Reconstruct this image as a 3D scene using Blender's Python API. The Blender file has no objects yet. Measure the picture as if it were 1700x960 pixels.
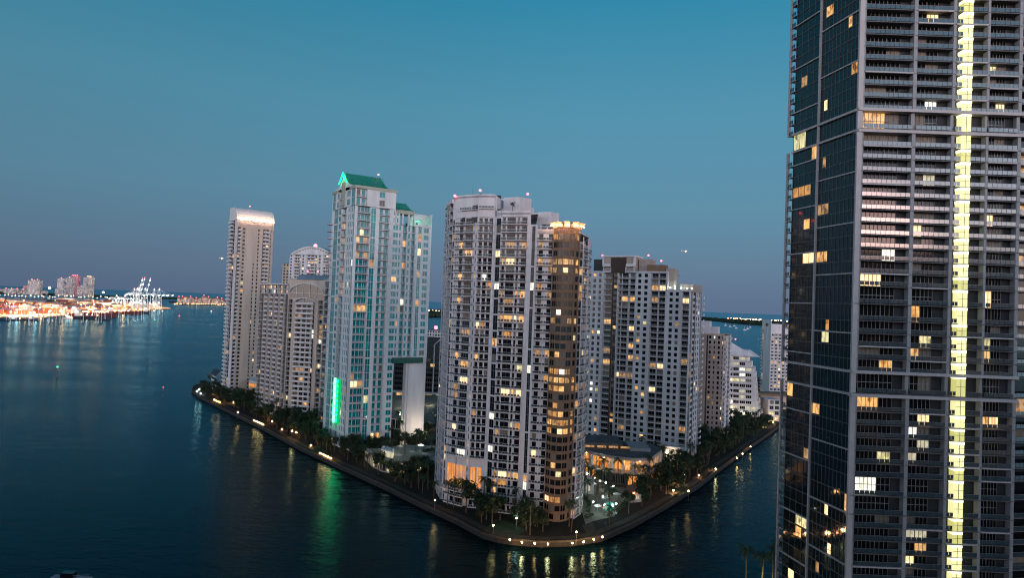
import bpy, bmesh, math, random
from mathutils import Vector, Matrix
random.seed(7)
C = bpy.context.scene.collection
SC = bpy.context.scene
PI = math.pi
# ------------------------------------------------------------------ camera
F_, TH, RO, H = 1100., math.radians(1.33), math.radians(2.15), 82.
FW = Vector((0, math.cos(TH), math.sin(TH))); R0 = Vector((1, 0, 0)); U0 = Vector((0, -math.sin(TH), math.cos(TH)))
RT = R0*math.cos(RO)+U0*math.sin(RO); UP = U0*math.cos(RO)-R0*math.sin(RO)
cam = bpy.data.objects.new('camera', bpy.data.cameras.new('camera')); C.objects.link(cam)
cam.data.sensor_width = 36; cam.data.lens = 36*F_/1700; cam.data.clip_end = 300000; cam.data.clip_start = .5
mw = Matrix((RT, UP, -FW)).transposed().to_4x4(); mw.translation = (0, 0, H); cam.matrix_world = mw
SC.camera = cam
def ray(px, py): return FW+RT*((px-850)/F_)-UP*((py-480)/F_)
def at(px, py, Y):            # the point on the sight line through a photo pixel at depth Y
    d = ray(px, py); return Vector((d.x*Y/d.y, Y, H+d.z*Y/d.y))
def G(px, py, z=0.):          # the point of the ground seen at a photo pixel
    d = ray(px, py); t = (z-H)/d.z; return Vector((d.x*t, d.y*t, z))
def proj(p):
    v = Vector(p)-Vector((0, 0, H)); w = max(v.dot(FW), .1); return (850+F_*v.dot(RT)/w, 480-F_*v.dot(UP)/w, w)
# ------------------------------------------------------------------ world and sun
W = bpy.data.worlds.new('World'); SC.world = W; W.use_nodes = True
nt = W.node_tree; nt.nodes.clear(); N = nt.nodes.new; L = nt.links.new
def ramp(tree, stops):
    r = tree.nodes.new('ShaderNodeValToRGB'); e = r.color_ramp.elements
    while len(e) > 1: e.remove(e[-1])
    e[0].position = stops[0][0]; e[0].color = (*stops[0][1], 1)
    for p, c in stops[1:]:
        x = e.new(p); x.color = (*c, 1)
    return r
out = N('ShaderNodeOutputWorld'); bg = N('ShaderNodeBackground'); L(bg.outputs[0], out.inputs[0])
tc = N('ShaderNodeTexCoord'); sp = N('ShaderNodeSeparateXYZ'); L(tc.outputs['Generated'], sp.inputs[0])
east = ramp(nt, [(0, (.108, .162, .266)), (.05, (.116, .196, .300)), (.15, (.112, .260, .365)), (.28, (.084, .276, .385)), (.42, (.030, .236, .366)), (.6, (.006, .07, .13)), (1, (.003, .03, .06))])
west = ramp(nt, [(0, (3.6, 2.8, 2.5)), (.08, (4.1, 3.5, 3.4)), (.18, (2.3, 2.55, 3.05)), (.34, (.36, .60, .82)), (.6, (.02, .12, .22)), (1, (.003, .03, .06))])
L(sp.outputs['Z'], east.inputs[0]); L(sp.outputs['Z'], west.inputs[0])
mr = N('ShaderNodeMapRange'); mr.interpolation_type = 'SMOOTHSTEP'
mr.inputs[1].default_value = .25; mr.inputs[2].default_value = -.75; L(sp.outputs['Y'], mr.inputs[0])
mx = N('ShaderNodeMix'); mx.data_type = 'RGBA'; L(mr.outputs[0], mx.inputs[0]); L(east.outputs[0], mx.inputs[6]); L(west.outputs[0], mx.inputs[7])
sky = N('ShaderNodeTexSky'); sky.sky_type = 'NISHITA'; sky.sun_disc = False; sky.sun_elevation = math.radians(0.5); sky.sun_rotation = math.radians(200); sky.ozone_density = 4
ns = N('ShaderNodeMix'); ns.data_type = 'RGBA'; ns.blend_type = 'ADD'; ns.inputs[0].default_value = .05; L(mx.outputs[2], ns.inputs[6]); L(sky.outputs[0], ns.inputs[7])
# the east is a touch darker towards the north (left), away from the afterglow
dx = N('ShaderNodeMapRange'); dx.inputs[1].default_value = -.75; dx.inputs[2].default_value = .1; dx.inputs[3].default_value = .80; dx.inputs[4].default_value = 1.0; L(sp.outputs['X'], dx.inputs[0])
ml = N('ShaderNodeMix'); ml.data_type = 'RGBA'; ml.blend_type = 'MULTIPLY'; ml.inputs[0].default_value = 1; L(ns.outputs[2], ml.inputs[6]); L(dx.outputs[0], ml.inputs[7])
L(ml.outputs[2], bg.inputs[0]); bg.inputs[1].default_value = 1.0
sl = bpy.data.lights.new('sun', 'SUN'); sl.energy = .38; sl.angle = math.radians(12); sl.color = (1, .56, .46)
so = bpy.data.objects.new('sun', sl); C.objects.link(so)
so.rotation_euler = Vector((-.42, .90, -.075)).to_track_quat('-Z', 'Y').to_euler()
SC.view_settings.view_transform = 'Standard'; SC.view_settings.look = 'None'; SC.view_settings.exposure = 0; SC.view_settings.gamma = 1
SC.cycles.use_light_tree = True; SC.cycles.max_bounces = 5; SC.cycles.diffuse_bounces = 2; SC.cycles.glossy_bounces = 3
SC.cycles.filter_width = 1.1; SC.cycles.sample_clamp_indirect = 10.; SC.cycles.use_denoising = True; SC.cycles.caustics_reflective = False; SC.cycles.caustics_refractive = False
# ------------------------------------------------------------------ materials
MT = {}
def mat(name, col, rough=.7, var=.0, scale=.3, metal=0., emit=None, es=0., stretch=(1, 1, 1), spec=.5):
    m = bpy.data.materials.new(name); m.use_nodes = True; t = m.node_tree; b = t.nodes['Principled BSDF']
    b.inputs['Base Color'].default_value = (*col, 1); b.inputs['Roughness'].default_value = rough; b.inputs['Metallic'].default_value = metal
    b.inputs['Specular IOR Level'].default_value = spec
    if var:
        g = t.nodes.new('ShaderNodeNewGeometry'); mp = t.nodes.new('ShaderNodeMapping'); mp.inputs['Scale'].default_value = stretch
        n = t.nodes.new('ShaderNodeTexNoise'); n.inputs['Scale'].default_value = scale; n.inputs['Detail'].default_value = 5
        t.links.new(g.outputs['Position'], mp.inputs[0]); t.links.new(mp.outputs[0], n.inputs['Vector'])
        r = ramp(t, [(.3, tuple(c*(1-var) for c in col)), (.7, tuple(min(1, c*(1+var)) for c in col))])
        t.links.new(n.outputs[0], r.inputs[0]); t.links.new(r.outputs[0], b.inputs['Base Color'])
    if emit:
        b.inputs['Emission Color'].default_value = (*emit, 1); b.inputs['Emission Strength'].default_value = es
    MT[name] = m; return m
def litmat(name, lo, hi, es, sc=1.1, kind='noise'):
    """a lit room behind glass: lamps, curtains and furniture make it uneven"""
    m = bpy.data.materials.new(name); m.use_nodes = True; t = m.node_tree; b = t.nodes['Principled BSDF']
    b.inputs['Base Color'].default_value = (.02, .02, .02, 1); b.inputs['Roughness'].default_value = .15
    g = t.nodes.new('ShaderNodeNewGeometry'); mp = t.nodes.new('ShaderNodeMapping'); mp.inputs['Scale'].default_value = (1, 1, .55)
    v = t.nodes.new('ShaderNodeTexVoronoi'); v.inputs['Scale'].default_value = sc
    n = t.nodes.new('ShaderNodeTexNoise'); n.inputs['Scale'].default_value = sc*.8; n.inputs['Detail'].default_value = 3
    for q in (v, n): t.links.new(mp.outputs[0], q.inputs['Vector'])
    t.links.new(g.outputs['Position'], mp.inputs[0])
    s = t.nodes.new('ShaderNodeSeparateColor'); t.links.new(v.outputs['Color'], s.inputs[0])
    a = t.nodes.new('ShaderNodeMath'); a.operation = 'MULTIPLY_ADD'; a.inputs[1].default_value = .55; t.links.new(s.outputs[0], a.inputs[0]); t.links.new(n.outputs[0], a.inputs[2])
    r = ramp(t, [(.35, lo), (.62, tuple((x+y)*.5 for x, y in zip(lo, hi))), (.95, hi)]); t.links.new(a.outputs[0], r.inputs[0])
    t.links.new(r.outputs[0], b.inputs['Emission Color']); b.inputs['Emission Strength'].default_value = es
    MT[name] = m; return m
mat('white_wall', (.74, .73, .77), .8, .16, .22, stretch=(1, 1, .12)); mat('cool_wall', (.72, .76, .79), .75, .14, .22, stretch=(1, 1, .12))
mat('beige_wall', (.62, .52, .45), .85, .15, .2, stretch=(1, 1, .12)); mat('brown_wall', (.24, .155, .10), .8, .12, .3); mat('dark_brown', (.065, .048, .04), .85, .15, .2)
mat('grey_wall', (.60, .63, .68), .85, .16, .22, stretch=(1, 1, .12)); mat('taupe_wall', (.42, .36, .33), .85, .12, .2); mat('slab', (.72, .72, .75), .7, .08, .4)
mat('slab_edge', (.13, .13, .14), .7, .1, .5); mat('frame_grey', (.29, .305, .335), .6, .08, .5); mat('pale_frame', (.46, .45, .47), .6, .08, .5); mat('roof_dark', (.10, .10, .11), .9, .3, .2)
mat('roof_green', (.03, .29, .22), .45, .10, .8); mat('fascia', (.42, .46, .38), .7, .05); mat('roof_blue', (.20, .30, .38), .5, .1, .5)
mat('glass_dark', (.008, .010, .013), .08, spec=.28); mat('glass_teal', (.0, .27, .30), .10, .5, .22, spec=.35); mat('glass_blue', (.02, .04, .055), .06, spec=.8)
mat('lintel_green', (.01, .11, .09), .6); mat('curtain', (.20, .18, .15), .6, .3, .9, stretch=(3, 3, .1)); mat('glass_tower', (.006, .014, .018), .05, .4, .3, spec=.75); mat('rail_glass', (.05, .08, .10), .12, .2, .5, spec=.5).node_tree.nodes['Principled BSDF'].inputs['IOR'].default_value = 2.0
mat('rail_dark', (.035, .045, .055), .2, spec=.6); mat('rail_bar', (.42, .46, .50), .5); mat('mullion', (.11, .12, .13), .5); mat('mullion_pale', (.24, .24, .25), .5)
mat('bay_wall', (.036, .042, .052), .8, .15, .3); mat('charcoal', (.05, .055, .06), .8)
litmat('lit_warm', (.22, .075, .015), (1., .55, .19), 1.15); litmat('lit_amber', (.12, .04, .01), (.9, .42, .12), .8); litmat('lit_bright', (.7, .36, .12), (1., .74, .40), 1.7); litmat('lit_dim', (.05, .022, .008), (.55, .30, .12), 1.0)
litmat('lit_white', (.45, .42, .34), (1., .95, .78), 1.6); litmat('lit_cool', (.1, .25, .3), (.6, .95, 1.), 1.2); litmat('lit_red', (.35, .05, .02), (1., .22, .10), 1.2)
litmat('lit_orange', (.7, .20, .03), (1., .38, .075), 1.0, .5); litmat('lit_cream', (.45, .38, .24), (.85, .78, .55), .75); litmat('lit_purple', (.25, .05, .4), (.6, .2, 1.), 1.5)
litmat('lit_olive', (.10, .09, .03), (.75, .66, .34), 1.3)
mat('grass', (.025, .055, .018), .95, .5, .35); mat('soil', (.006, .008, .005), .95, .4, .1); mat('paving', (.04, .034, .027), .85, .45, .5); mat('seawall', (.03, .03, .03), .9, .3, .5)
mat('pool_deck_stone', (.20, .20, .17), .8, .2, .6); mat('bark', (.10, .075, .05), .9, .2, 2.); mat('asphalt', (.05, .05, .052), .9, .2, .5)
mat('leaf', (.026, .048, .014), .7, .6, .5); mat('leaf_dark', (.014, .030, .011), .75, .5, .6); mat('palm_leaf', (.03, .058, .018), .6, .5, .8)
mat('pole', (.10, .10, .10), .5); mat('white_paint', (.75, .75, .75), .5); mat('hull_red', (.16, .03, .03), .6); mat('hull_dark', (.03, .04, .07), .6); mat('crane_blue', (.55, .62, .68), .5)
mat('crane_red', (.6, .12, .12), .5); mat('cont_orange', (.42, .12, .05), .7, .2, .1); mat('cont_rust', (.28, .10, .07), .7, .2, .1); mat('cont_blue', (.08, .12, .25), .7); mat('cont_white', (.5, .48, .45), .7)
mat('tile_roof', (.30, .14, .10), .8, .2, .05); mat('shed_roof', (.34, .34, .36), .7, .15, .02); mat('tent', (.10, .14, .13), .8)
mat('pool', (.02, .22, .20), .08, emit=(.05, .8, .6), es=.35)
mat('lamp_warm', (1, .8, .5), emit=(1., .40, .13), es=150); mat('lamp_white', (1, 1, 1), emit=(.85, 1., .86), es=70); mat('lamp_sodium', (1, .6, .3), emit=(1., .34, .10), es=60)
mat('lamp_port_white', (1, 1, 1), emit=(.85, 1., .95), es=16); mat('lamp_red', (1, .1, .1), emit=(1., .13, .16), es=6); mat('neon_green', (0, 1, .3), emit=(.0, 1., .22), es=4.5)
mat('neon_core', (0, 1, .3), emit=(.05, 1., .30), es=15); mat('glow_green', (0, .3, .1), emit=(.0, .55, .15), es=.8); mat('lamp_green', (0, 1, .3), emit=(.05, 1., .5), es=4)
mat('strip_panel', (.6, .6, .3), emit=(.95, .89, .42), es=.95); mat('strip_panel_dim', (.6, .6, .3), emit=(.85, .80, .25), es=.68); mat('strip_panel_pale', (.6, .6, .3), emit=(1., .92, .42), es=1.05); mat('strip_head', (.9, .9, .7), emit=(1., .94, .62), es=1.4); mat('lamp_orange', (1, .5, .2), emit=(1., .34, .09), es=2.6); mat('lamp_far', (1, .8, .5), emit=(1., .52, .26), es=18)
mat('car_dark', (.05, .05, .06), .3); mat('headlight', (1, .9, .8), emit=(1., .85, .6), es=10)
def farwall(name, base, emit, sc, p, es):
    """wall of a tower kilometres off: lit windows sprinkled over a grid"""
    m = bpy.data.materials.new(name); m.use_nodes = True; t = m.node_tree; b = t.nodes['Principled BSDF']
    g = t.nodes.new('ShaderNodeNewGeometry'); mp = t.nodes.new('ShaderNodeMapping'); mp.inputs['Scale'].default_value = (1/sc, 1/sc, 1/(sc*.8))
    v = t.nodes.new('ShaderNodeTexWhiteNoise'); sn = t.nodes.new('ShaderNodeVectorMath'); sn.operation = 'FLOOR'
    t.links.new(g.outputs['Position'], mp.inputs[0]); t.links.new(mp.outputs[0], sn.inputs[0]); t.links.new(sn.outputs[0], v.inputs[0])
    r = ramp(t, [(0, (0, 0, 0)), (p, (.02, .015, .015)), (p+.02, emit), (1, tuple(min(1, e*1.8) for e in emit))]); t.links.new(v.outputs[0], r.inputs[0])
    b.inputs['Base Color'].default_value = (*base, 1); b.inputs['Roughness'].default_value = .8
    t.links.new(r.outputs[0], b.inputs['Emission Color']); b.inputs['Emission Strength'].default_value = es; MT[name] = m
farwall('far_lilac', (.29, .29, .35), (.75, .50, .42), 9, .62, .55); farwall('far_red', (.35, .14, .18), (.9, .20, .25), 9, .55, .5); farwall('far_warm', (.31, .30, .33), (.8, .48, .34), 9, .60, .6)
farwall('far_villa', (.36, .28, .29), (.8, .42, .26), 7, .66, .55)
# water
def water():
    m = bpy.data.materials.new('water'); m.use_nodes = True; t = m.node_tree; t.nodes.remove(t.nodes['Principled BSDF']); b = t.nodes.new('ShaderNodeBsdfGlossy'); df = t.nodes.new('ShaderNodeBsdfDiffuse'); fr = t.nodes.new('ShaderNodeFresnel'); ms = t.nodes.new('ShaderNodeMixShader')
    b.inputs['Color'].default_value = (.34, .62, .72, 1); df.inputs['Color'].default_value = (.0004, .0075, .011, 1); fr.inputs['IOR'].default_value = 1.23
    t.links.new(fr.outputs[0], ms.inputs[0]); t.links.new(df.outputs[0], ms.inputs[1]); t.links.new(b.outputs[0], ms.inputs[2]); t.links.new(ms.outputs[0], t.nodes['Material Output'].inputs[0])
    g = t.nodes.new('ShaderNodeNewGeometry')
    def noise(sx, sy, sc, det):
        mp = t.nodes.new('ShaderNodeMapping'); mp.inputs['Scale'].default_value = (sx, sy, 1); mp.inputs['Rotation'].default_value = (0, 0, .35)
        n = t.nodes.new('ShaderNodeTexNoise'); n.inputs['Scale'].default_value = sc; n.inputs['Detail'].default_value = det
        t.links.new(g.outputs['Position'], mp.inputs[0]); t.links.new(mp.outputs[0], n.inputs['Vector']); return n
    a = noise(.55, 1.2, .55, 5); c = noise(.5, 1.5, .09, 4); d = noise(.3, 1., .012, 3)
    s = t.nodes.new('ShaderNodeMath'); s.operation = 'MULTIPLY_ADD'; s.inputs[1].default_value = 2.2; t.links.new(c.outputs[0], s.inputs[0]); t.links.new(a.outputs[0], s.inputs[2])
    bp = t.nodes.new('ShaderNodeBump'); bp.inputs['Distance'].default_value = .55; t.links.new(s.outputs[0], bp.inputs['Height'])
    mr = t.nodes.new('ShaderNodeMapRange'); mr.inputs[1].default_value = .35; mr.inputs[2].default_value = .65; mr.inputs[3].default_value = .10; mr.inputs[4].default_value = .20
    t.links.new(d.outputs[0], mr.inputs[0]); t.links.new(mr.outputs[0], b.inputs['Roughness'])
    bp.inputs['Strength'].default_value = .5; t.links.new(bp.outputs[0], b.inputs['Normal']); MT['water'] = m
water()
# ------------------------------------------------------------------ mesh helpers
class MB:
    def __init__(s): s.v = []; s.f = []; s.m = []; s.mats = []
    def mi(s, m):
        if m not in s.mats: s.mats.append(m)
        return s.mats.index(m)
    def poly(s, pts, m):
        n = len(s.v); s.v += [tuple(p) for p in pts]; s.f.append(tuple(range(n, n+len(pts)))); s.m.append(s.mi(m))
    def hexa(s, p, m):          # 8 points, bottom four then top four
        n = len(s.v); s.v += [tuple(q) for q in p]; k = s.mi(m)
        for a in ((0, 3, 2, 1), (4, 5, 6, 7), (0, 1, 5, 4), (1, 2, 6, 5), (2, 3, 7, 6), (3, 0, 4, 7)):
            s.f.append(tuple(n+i for i in a)); s.m.append(k)
    def box(s, x0, x1, y0, y1, z0, z1, m): s.hexa([(x0, y0, z0), (x1, y0, z0), (x1, y1, z0), (x0, y1, z0), (x0, y0, z1), (x1, y0, z1), (x1, y1, z1), (x0, y1, z1)], m)
    def prism(s, pts, z0, z1, m, mtop=None):
        n = len(pts); s.poly([(p[0], p[1], z1) for p in pts], mtop or m); s.poly([(p[0], p[1], z0) for p in reversed(pts)], m)
        for i in range(n):
            a, b = pts[i], pts[(i+1) % n]; s.poly([(a[0], a[1], z0), (b[0], b[1], z0), (b[0], b[1], z1), (a[0], a[1], z1)], m)
    def bar(s, a, b, w, m, w2=None, n=4):
        a, b = Vector(a), Vector(b); d = (b-a).normalized(); u = d.cross((0, 0, 1) if abs(d.z) < .9 else (1, 0, 0)).normalized(); v = d.cross(u); w2 = w if w2 is None else w2
        ra = [a+(u*math.cos(2*PI*i/n+.785)+v*math.sin(2*PI*i/n+.785))*w for i in range(n)]; rb = [b+(u*math.cos(2*PI*i/n+.785)+v*math.sin(2*PI*i/n+.785))*w2 for i in range(n)]
        for i in range(n): j = (i+1) % n; s.poly([ra[i], ra[j], rb[j], rb[i]], m)
        s.poly(ra[::-1], m); s.poly(rb, m)
    def ball(s, c, r, m, n=8, sz=1.):
        c = Vector(c); rows = []
        for j in range(1, n//2):
            t = PI*j/(n//2); rows.append([c+Vector((r*math.sin(t)*math.cos(2*PI*i/n), r*math.sin(t)*math.sin(2*PI*i/n), r*sz*math.cos(t))) for i in range(n)])
        for i in range(n):
            k = (i+1) % n; s.poly([c+Vector((0, 0, r*sz)), rows[0][i], rows[0][k]], m); s.poly([c-Vector((0, 0, r*sz)), rows[-1][k], rows[-1][i]], m)
            for a, b in zip(rows, rows[1:]): s.poly([a[i], b[i], b[k], a[k]], m)
    def join(s, o):
        n = len(s.v); s.v += o.v; mm = [s.mi(x) for x in o.mats]
        s.f += [tuple(n+i for i in f) for f in o.f]; s.m += [mm[i] for i in o.m]
    def build(s, name, parent=None, org=(0, 0, 0), smooth=False):
        me = bpy.data.meshes.new(name); o = Vector(org)
        me.from_pydata([tuple(Vector(v)-o) for v in s.v], [], s.f)
        for m in s.mats: me.materials.append(MT[m])
        me.polygons.foreach_set('material_index', s.m)
        if smooth: me.polygons.foreach_set('use_smooth', [True]*len(s.f))
        me.update(); ob = bpy.data.objects.new(name, me); C.objects.link(ob)
        if parent: ob.parent = parent
        else: ob.location = o
        return ob
def tag(o, label=None, cat=None, group=None, kind=None):
    for k, v in (('label', label), ('category', cat), ('group', group), ('kind', kind)):
        if v: o[k] = v
    return o
def thing(name, label, cat, loc, group=None, rz=0):
    o = bpy.data.objects.new(name, None); C.objects.link(o); o.location = loc; o.rotation_euler = (0, 0, rz); o.empty_display_size = .5
    return tag(o, label, cat, group)
def dup(o, loc, rz=0, label=None, sc=None, parent=None):
    r = o.copy(); C.objects.link(r)
    if parent: r.parent = parent
    else:
        r.location = loc; r.rotation_euler = (0, 0, rz)
        if sc: r.scale = sc if isinstance(sc, tuple) else (sc, sc, sc)
        if label: r['label'] = label
    for ch in list(o.children): dup(ch, None, parent=r)
    return r
class Fr:                         # a facade plane: u along it, z up, d outwards
    def __init__(s, p0, p1):
        s.a = Vector((p0[0], p0[1])); s.b = Vector((p1[0], p1[1])); s.L = (s.b-s.a).length; s.t = (s.b-s.a)/s.L; s.n = Vector((s.t.y, -s.t.x))
    def p(s, u, z, d=0.): q = s.a+s.t*u+s.n*d; return (q.x, q.y, z)
    def U(s, px, py):
        r = ray(px, py); D = r.x*s.t.y-r.y*s.t.x
        k = (s.a.x*s.t.y-s.a.y*s.t.x)/D; q = Vector((r.x*k, r.y*k)); return (q-s.a).dot(s.t)
    def box(s, mb, u0, u1, z0, z1, d0, d1, m):
        mb.hexa([s.p(u0, z0, d1), s.p(u1, z0, d1), s.p(u1, z0, d0), s.p(u0, z0, d0), s.p(u0, z1, d1), s.p(u1, z1, d1), s.p(u1, z1, d0), s.p(u0, z1, d0)], m)
    def quad(s, mb, u0, u1, z0, z1, d, m): mb.poly([s.p(u0, z0, d), s.p(u1, z0, d), s.p(u1, z1, d), s.p(u0, z1, d)], m)
class Bld:
    def __init__(s, name, label, cat, loc, group=None):
        s.root = thing(name, label, cat, loc, group); s.o = Vector(loc); s.parts = {}; s.items = {}; s.plab = {}
    def m(s, part):
        if part not in s.parts: s.parts[part] = MB()
        return s.parts[part]
    def item(s, name, mb, pos, sub=None): s.items.setdefault(name, []).append((mb, pos, sub))
    def done(s, cap=100):
        for k, mb in s.parts.items():
            if mb.f: o = mb.build(k.split('#')[0], s.root, s.o); (k in s.plab) and o.__setitem__('label', s.plab[k])
        for k, li in s.items.items():
            def key(e):
                x, y, w = proj(e[1]); vis = -30 < x < 1730 and -30 < y < 990; return (0 if vis else 1, w)
            li.sort(key=key)
            for mb, p, sub in li[:cap]:
                o = mb.build(k, s.root, s.o)
                if sub: sub[1].build(sub[0], o, s.o)
            rest = MB()
            for mb, p, sub in li[cap:]:
                rest.join(mb)
                if sub: rest.join(sub[1])
            if rest.f: tag(rest.build(k, s.root, s.o), kind='stuff')
# lit-window choice: each building has its own share of lit rooms
def pick(rs, p, dark, warm=('lit_warm', 'lit_warm', 'lit_dim', 'lit_bright', 'lit_amber', 'lit_amber', 'lit_dim', 'lit_white', 'lit_olive', 'lit_dim'), cur=.10):
    x = rs.random()
    if x < p: return rs.choice(warm)
    if x < p+cur: return 'curtain'
    return dark
def window(mb, fr, u0, u1, z0, z1, d, gm, nm, fm):
    fr.quad(mb, u0, u1, z0, z1, d, gm); w = u1-u0
    for k in range(nm):
        uc = u0+w*(k+1)/(nm+1); fr.box(mb, uc-.06, uc+.06, z0, z1, d+.004, d+.09, fm)
    fr.box(mb, u0, u1, z1-.10, z1-.001, d+.004, d+.10, fm); fr.box(mb, u0, u1, z0+.001, z0+.10, d+.004, d+.12, fm)
def railing(mb, fr, u0, u1, z, d, style):
    if style == 'dark':           # dark glass panels between pale posts
        n = max(2, round((u1-u0)/1.25)); w = (u1-u0)/n
        for k in range(n): fr.box(mb, u0+k*w+.18, u0+(k+1)*w-.18, z+.24, z+.86, d-.06, d-.005, 'rail_dark')
        fr.box(mb, u0, u1, z+.86, z+.95, d-.09, d+.02, 'slab')
    elif style == 'bar':
        for h in (.35, .65, 1.0): fr.box(mb, u0, u1, z+h, z+h+.07, d-.07, d, 'rail_bar')
        n = max(2, round((u1-u0)/1.6))
        for k in range(n+1): uc = u0+(u1-u0)*k/n; fr.box(mb, uc-.04, uc+.04, z, z+1.1, d-.075, d+.004, 'rail_bar')
    elif style == 'solid': fr.box(mb, u0, u1, z, z+1.0, d-.14, d, 'slab')
    elif style == 'glass':
        n = max(2, round((u1-u0)/1.15)); w = (u1-u0)/n
        for k in range(n): fr.box(mb, u0+k*w+.05, u0+(k+1)*w-.05, z+.12, z+1.02, d-.04, d-.01, 'rail_glass')
        fr.box(mb, u0, u1, z+1.02, z+1.08, d-.07, d+.01, 'mullion_pale')
def facade(B, fr, z0, nf, fh, cols, rs, wall='white_wall', dark='glass_dark', lit=.08, py=470, rail='bar', T=.5, sill=.85, head=.45, px=True, fm='mullion', cur=.10, skip=None, out_=1.2, rec=1.5):
    """a storeyed face: wall with real openings, set-back doors and balconies where cols say so"""
    cs = []
    for c in cols:
        u0, u1 = (fr.U(c[1], py), fr.U(c[2], py)) if px else (c[1], c[2])
        u0, u1 = max(0, u0), min(fr.L, u1)
        if u1-u0 > .3: cs.append((c[0], u0, u1, c[3] if len(c) > 3 else {}))
    cs.sort(key=lambda c: c[1]); z1 = z0+nf*fh; wl = B.m('wall'); u = 0
    for c in cs+[('end', fr.L, fr.L, {})]:
        if c[1]-u > .02: fr.box(wl, u, c[1], z0, z1, -T, 0, wall)
        u = c[2]
    bright = {}
    for ty, u0, u1, o in cs:
        wm = o.get('wall', wall)
        if ty == 'W': fr.box(wl, u0, u1, z0, z1, -T, o.get('d', .15), wm); continue
        n0, n1 = o.get('floors', (0, nf))
        if n0 > 0: fr.box(wl, u0, u1, z0, z0+n0*fh, -T, 0, wall)
        if n1 < nf: fr.box(wl, u0, u1, z0+n1*fh, z1, -T, 0, wall)
        if ty == 'b':
            rd = o.get('rec', rec)
            fr.box(wl, u0, u0+.02, z0+n0*fh, z0+n1*fh, -rd, -T, wm); fr.box(wl, u1-.02, u1, z0+n0*fh, z0+n1*fh, -rd, -T, wm)
            fr.box(wl, u0, u1, z0+n0*fh, z0+n1*fh, -rd-.3, -rd, wm)
        for k in range(n0, n1):
            z = z0+k*fh
            if skip and skip[0] <= z < skip[1] and o.get('skip', 1): continue
            p = lit*o.get('lit', 1)
            if 'rows' in o: p = .85 if k in o['rows'] else .04
            if ty == 'w':
                s, h = o.get('sill', sill), o.get('head', head)
                fr.box(wl, u0, u1, z, z+s, -T, 0, wm); fr.box(wl, u0, u1, z+fh-h, z+fh, -T, 0, wm)
                mb = MB(); gm = pick(rs, p, dark, o['warm'], cur) if 'warm' in o else pick(rs, p, dark, cur=cur); window(mb, fr, u0, u1, z+s, z+fh-h, -.22, gm, max(0, min(3, round((u1-u0)/1.4)-1)), fm); B.item('window', mb, fr.p((u0+u1)/2, z+1.5))
            elif ty == 'g':
                per = o.get('per', 4); band = (k % per == per-1)
                if band: fr.box(wl, u0, u1, z+fh-.6, z+fh, -T, 0, wm)
                mb = MB(); window(mb, fr, u0, u1, z, z+fh-(.6 if band else .0), -.18, pick(rs, p, dark, cur=.02), max(1, round((u1-u0)/1.3)-1), fm)
                B.item('window', mb, fr.p((u0+u1)/2, z+1.5))
            elif ty == 'b':
                rd = o.get('rec', rec); po = o.get('out', out_)
                mb = MB(); fr.box(mb, u0+.03, u1-.03, z+.002, z+.30, -rd+.01, po, 'slab'); rm = MB(); railing(rm, fr, u0+.05, u1-.05, z+.3, po, o.get('rail', rail))
                B.item('balcony', mb, fr.p((u0+u1)/2, z+.5, po), ('railing', rm))
                doors = o.get('doors') or (((.05, .95),) if u1-u0 < 5 else ((.05, .24), (.36, .64), (.76, .95)) if u1-u0 < 12 else ((.04, .17), (.25, .47), (.55, .65), (.76, .96)))
                apt = rs.random() < p*1.1
                for a, c in doors:
                    ua, ub = u0+(u1-u0)*a, u0+(u1-u0)*c; mb = MB(); gm = rs.choice(('lit_warm', 'lit_bright', 'lit_dim', 'lit_amber', 'lit_warm', 'lit_dim')) if apt and rs.random() < .7 else pick(rs, p*.35, dark, cur=cur)
                    window(mb, fr, ua, ub, z+.32, z+fh-.35, -rd+.06, gm, max(0, min(3, round((ub-ua)/1.4)-1)), fm); B.item('window', mb, fr.p((ua+ub)/2, z+1.5, -rd))
def plain(B, fr, z0, z1, m, T=.5, part='wall'): fr.box(B.m(part), 0, fr.L, z0, z1, -T, 0, m)
def P2(px, py, D): v = at(px, py, D); return (v.x, v.y)
def lamp_red(loc, label='small red warning lamp on the tower roof'):
    b = Bld('obstruction_light', label, 'warning light', loc, 'red warning lights on the rooftops'); x, y, z = loc
    b.m('mast').bar((x, y, z), (x, y, z+2.), .08, 'pole'); b.m('lamp').ball((x, y, z+2.4), .55 if y < 600 else 2., 'lamp_red'); b.done()
exec_late = []
mat('kerb_stone', (.06, .053, .045), .85, .3, .6)
# ------------------------------------------------------------------ setting: water, land
mb = MB(); mb.poly([(-90000, -3000, 0), (90000, -3000, 0), (90000, 150000, 0), (-90000, 150000, 0)], 'water'); tag(mb.build('water'), 'dark blue bay water with ripples and long light reflections', 'water', kind='structure')
LZ = 2.0
shore_px = [(318, 652), (330, 662), (352, 673), (400, 697), (440, 717), (500, 750), (560, 778), (640, 815), (700, 845), (760, 873), (800, 895), (825, 902), (850, 906), (900, 910), (950, 908), (1000, 900), (1050, 878), (1100, 850), (1160, 812), (1200, 780), (1240, 750), (1280, 722), (1297, 708)]
shore = [(G(x, y).x, G(x, y).y) for x, y in shore_px]
isl = shore+[(250, 560), (330, 700), (330, 830), (120, 850), (-60, 800), (-190, 720), (-262, 620), (-272, 575)]
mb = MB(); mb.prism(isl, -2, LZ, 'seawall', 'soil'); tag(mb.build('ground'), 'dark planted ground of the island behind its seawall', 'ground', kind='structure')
def inset(pts, d):
    o = []
    for i, p in enumerate(pts):
        a = Vector(pts[max(i-1, 0)]); b = Vector(pts[min(i+1, len(pts)-1)]); t = (b-a).normalized(); n = Vector((-t.y, t.x)); o.append((p[0]+n.x*d, p[1]+n.y*d))
    return o
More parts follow.
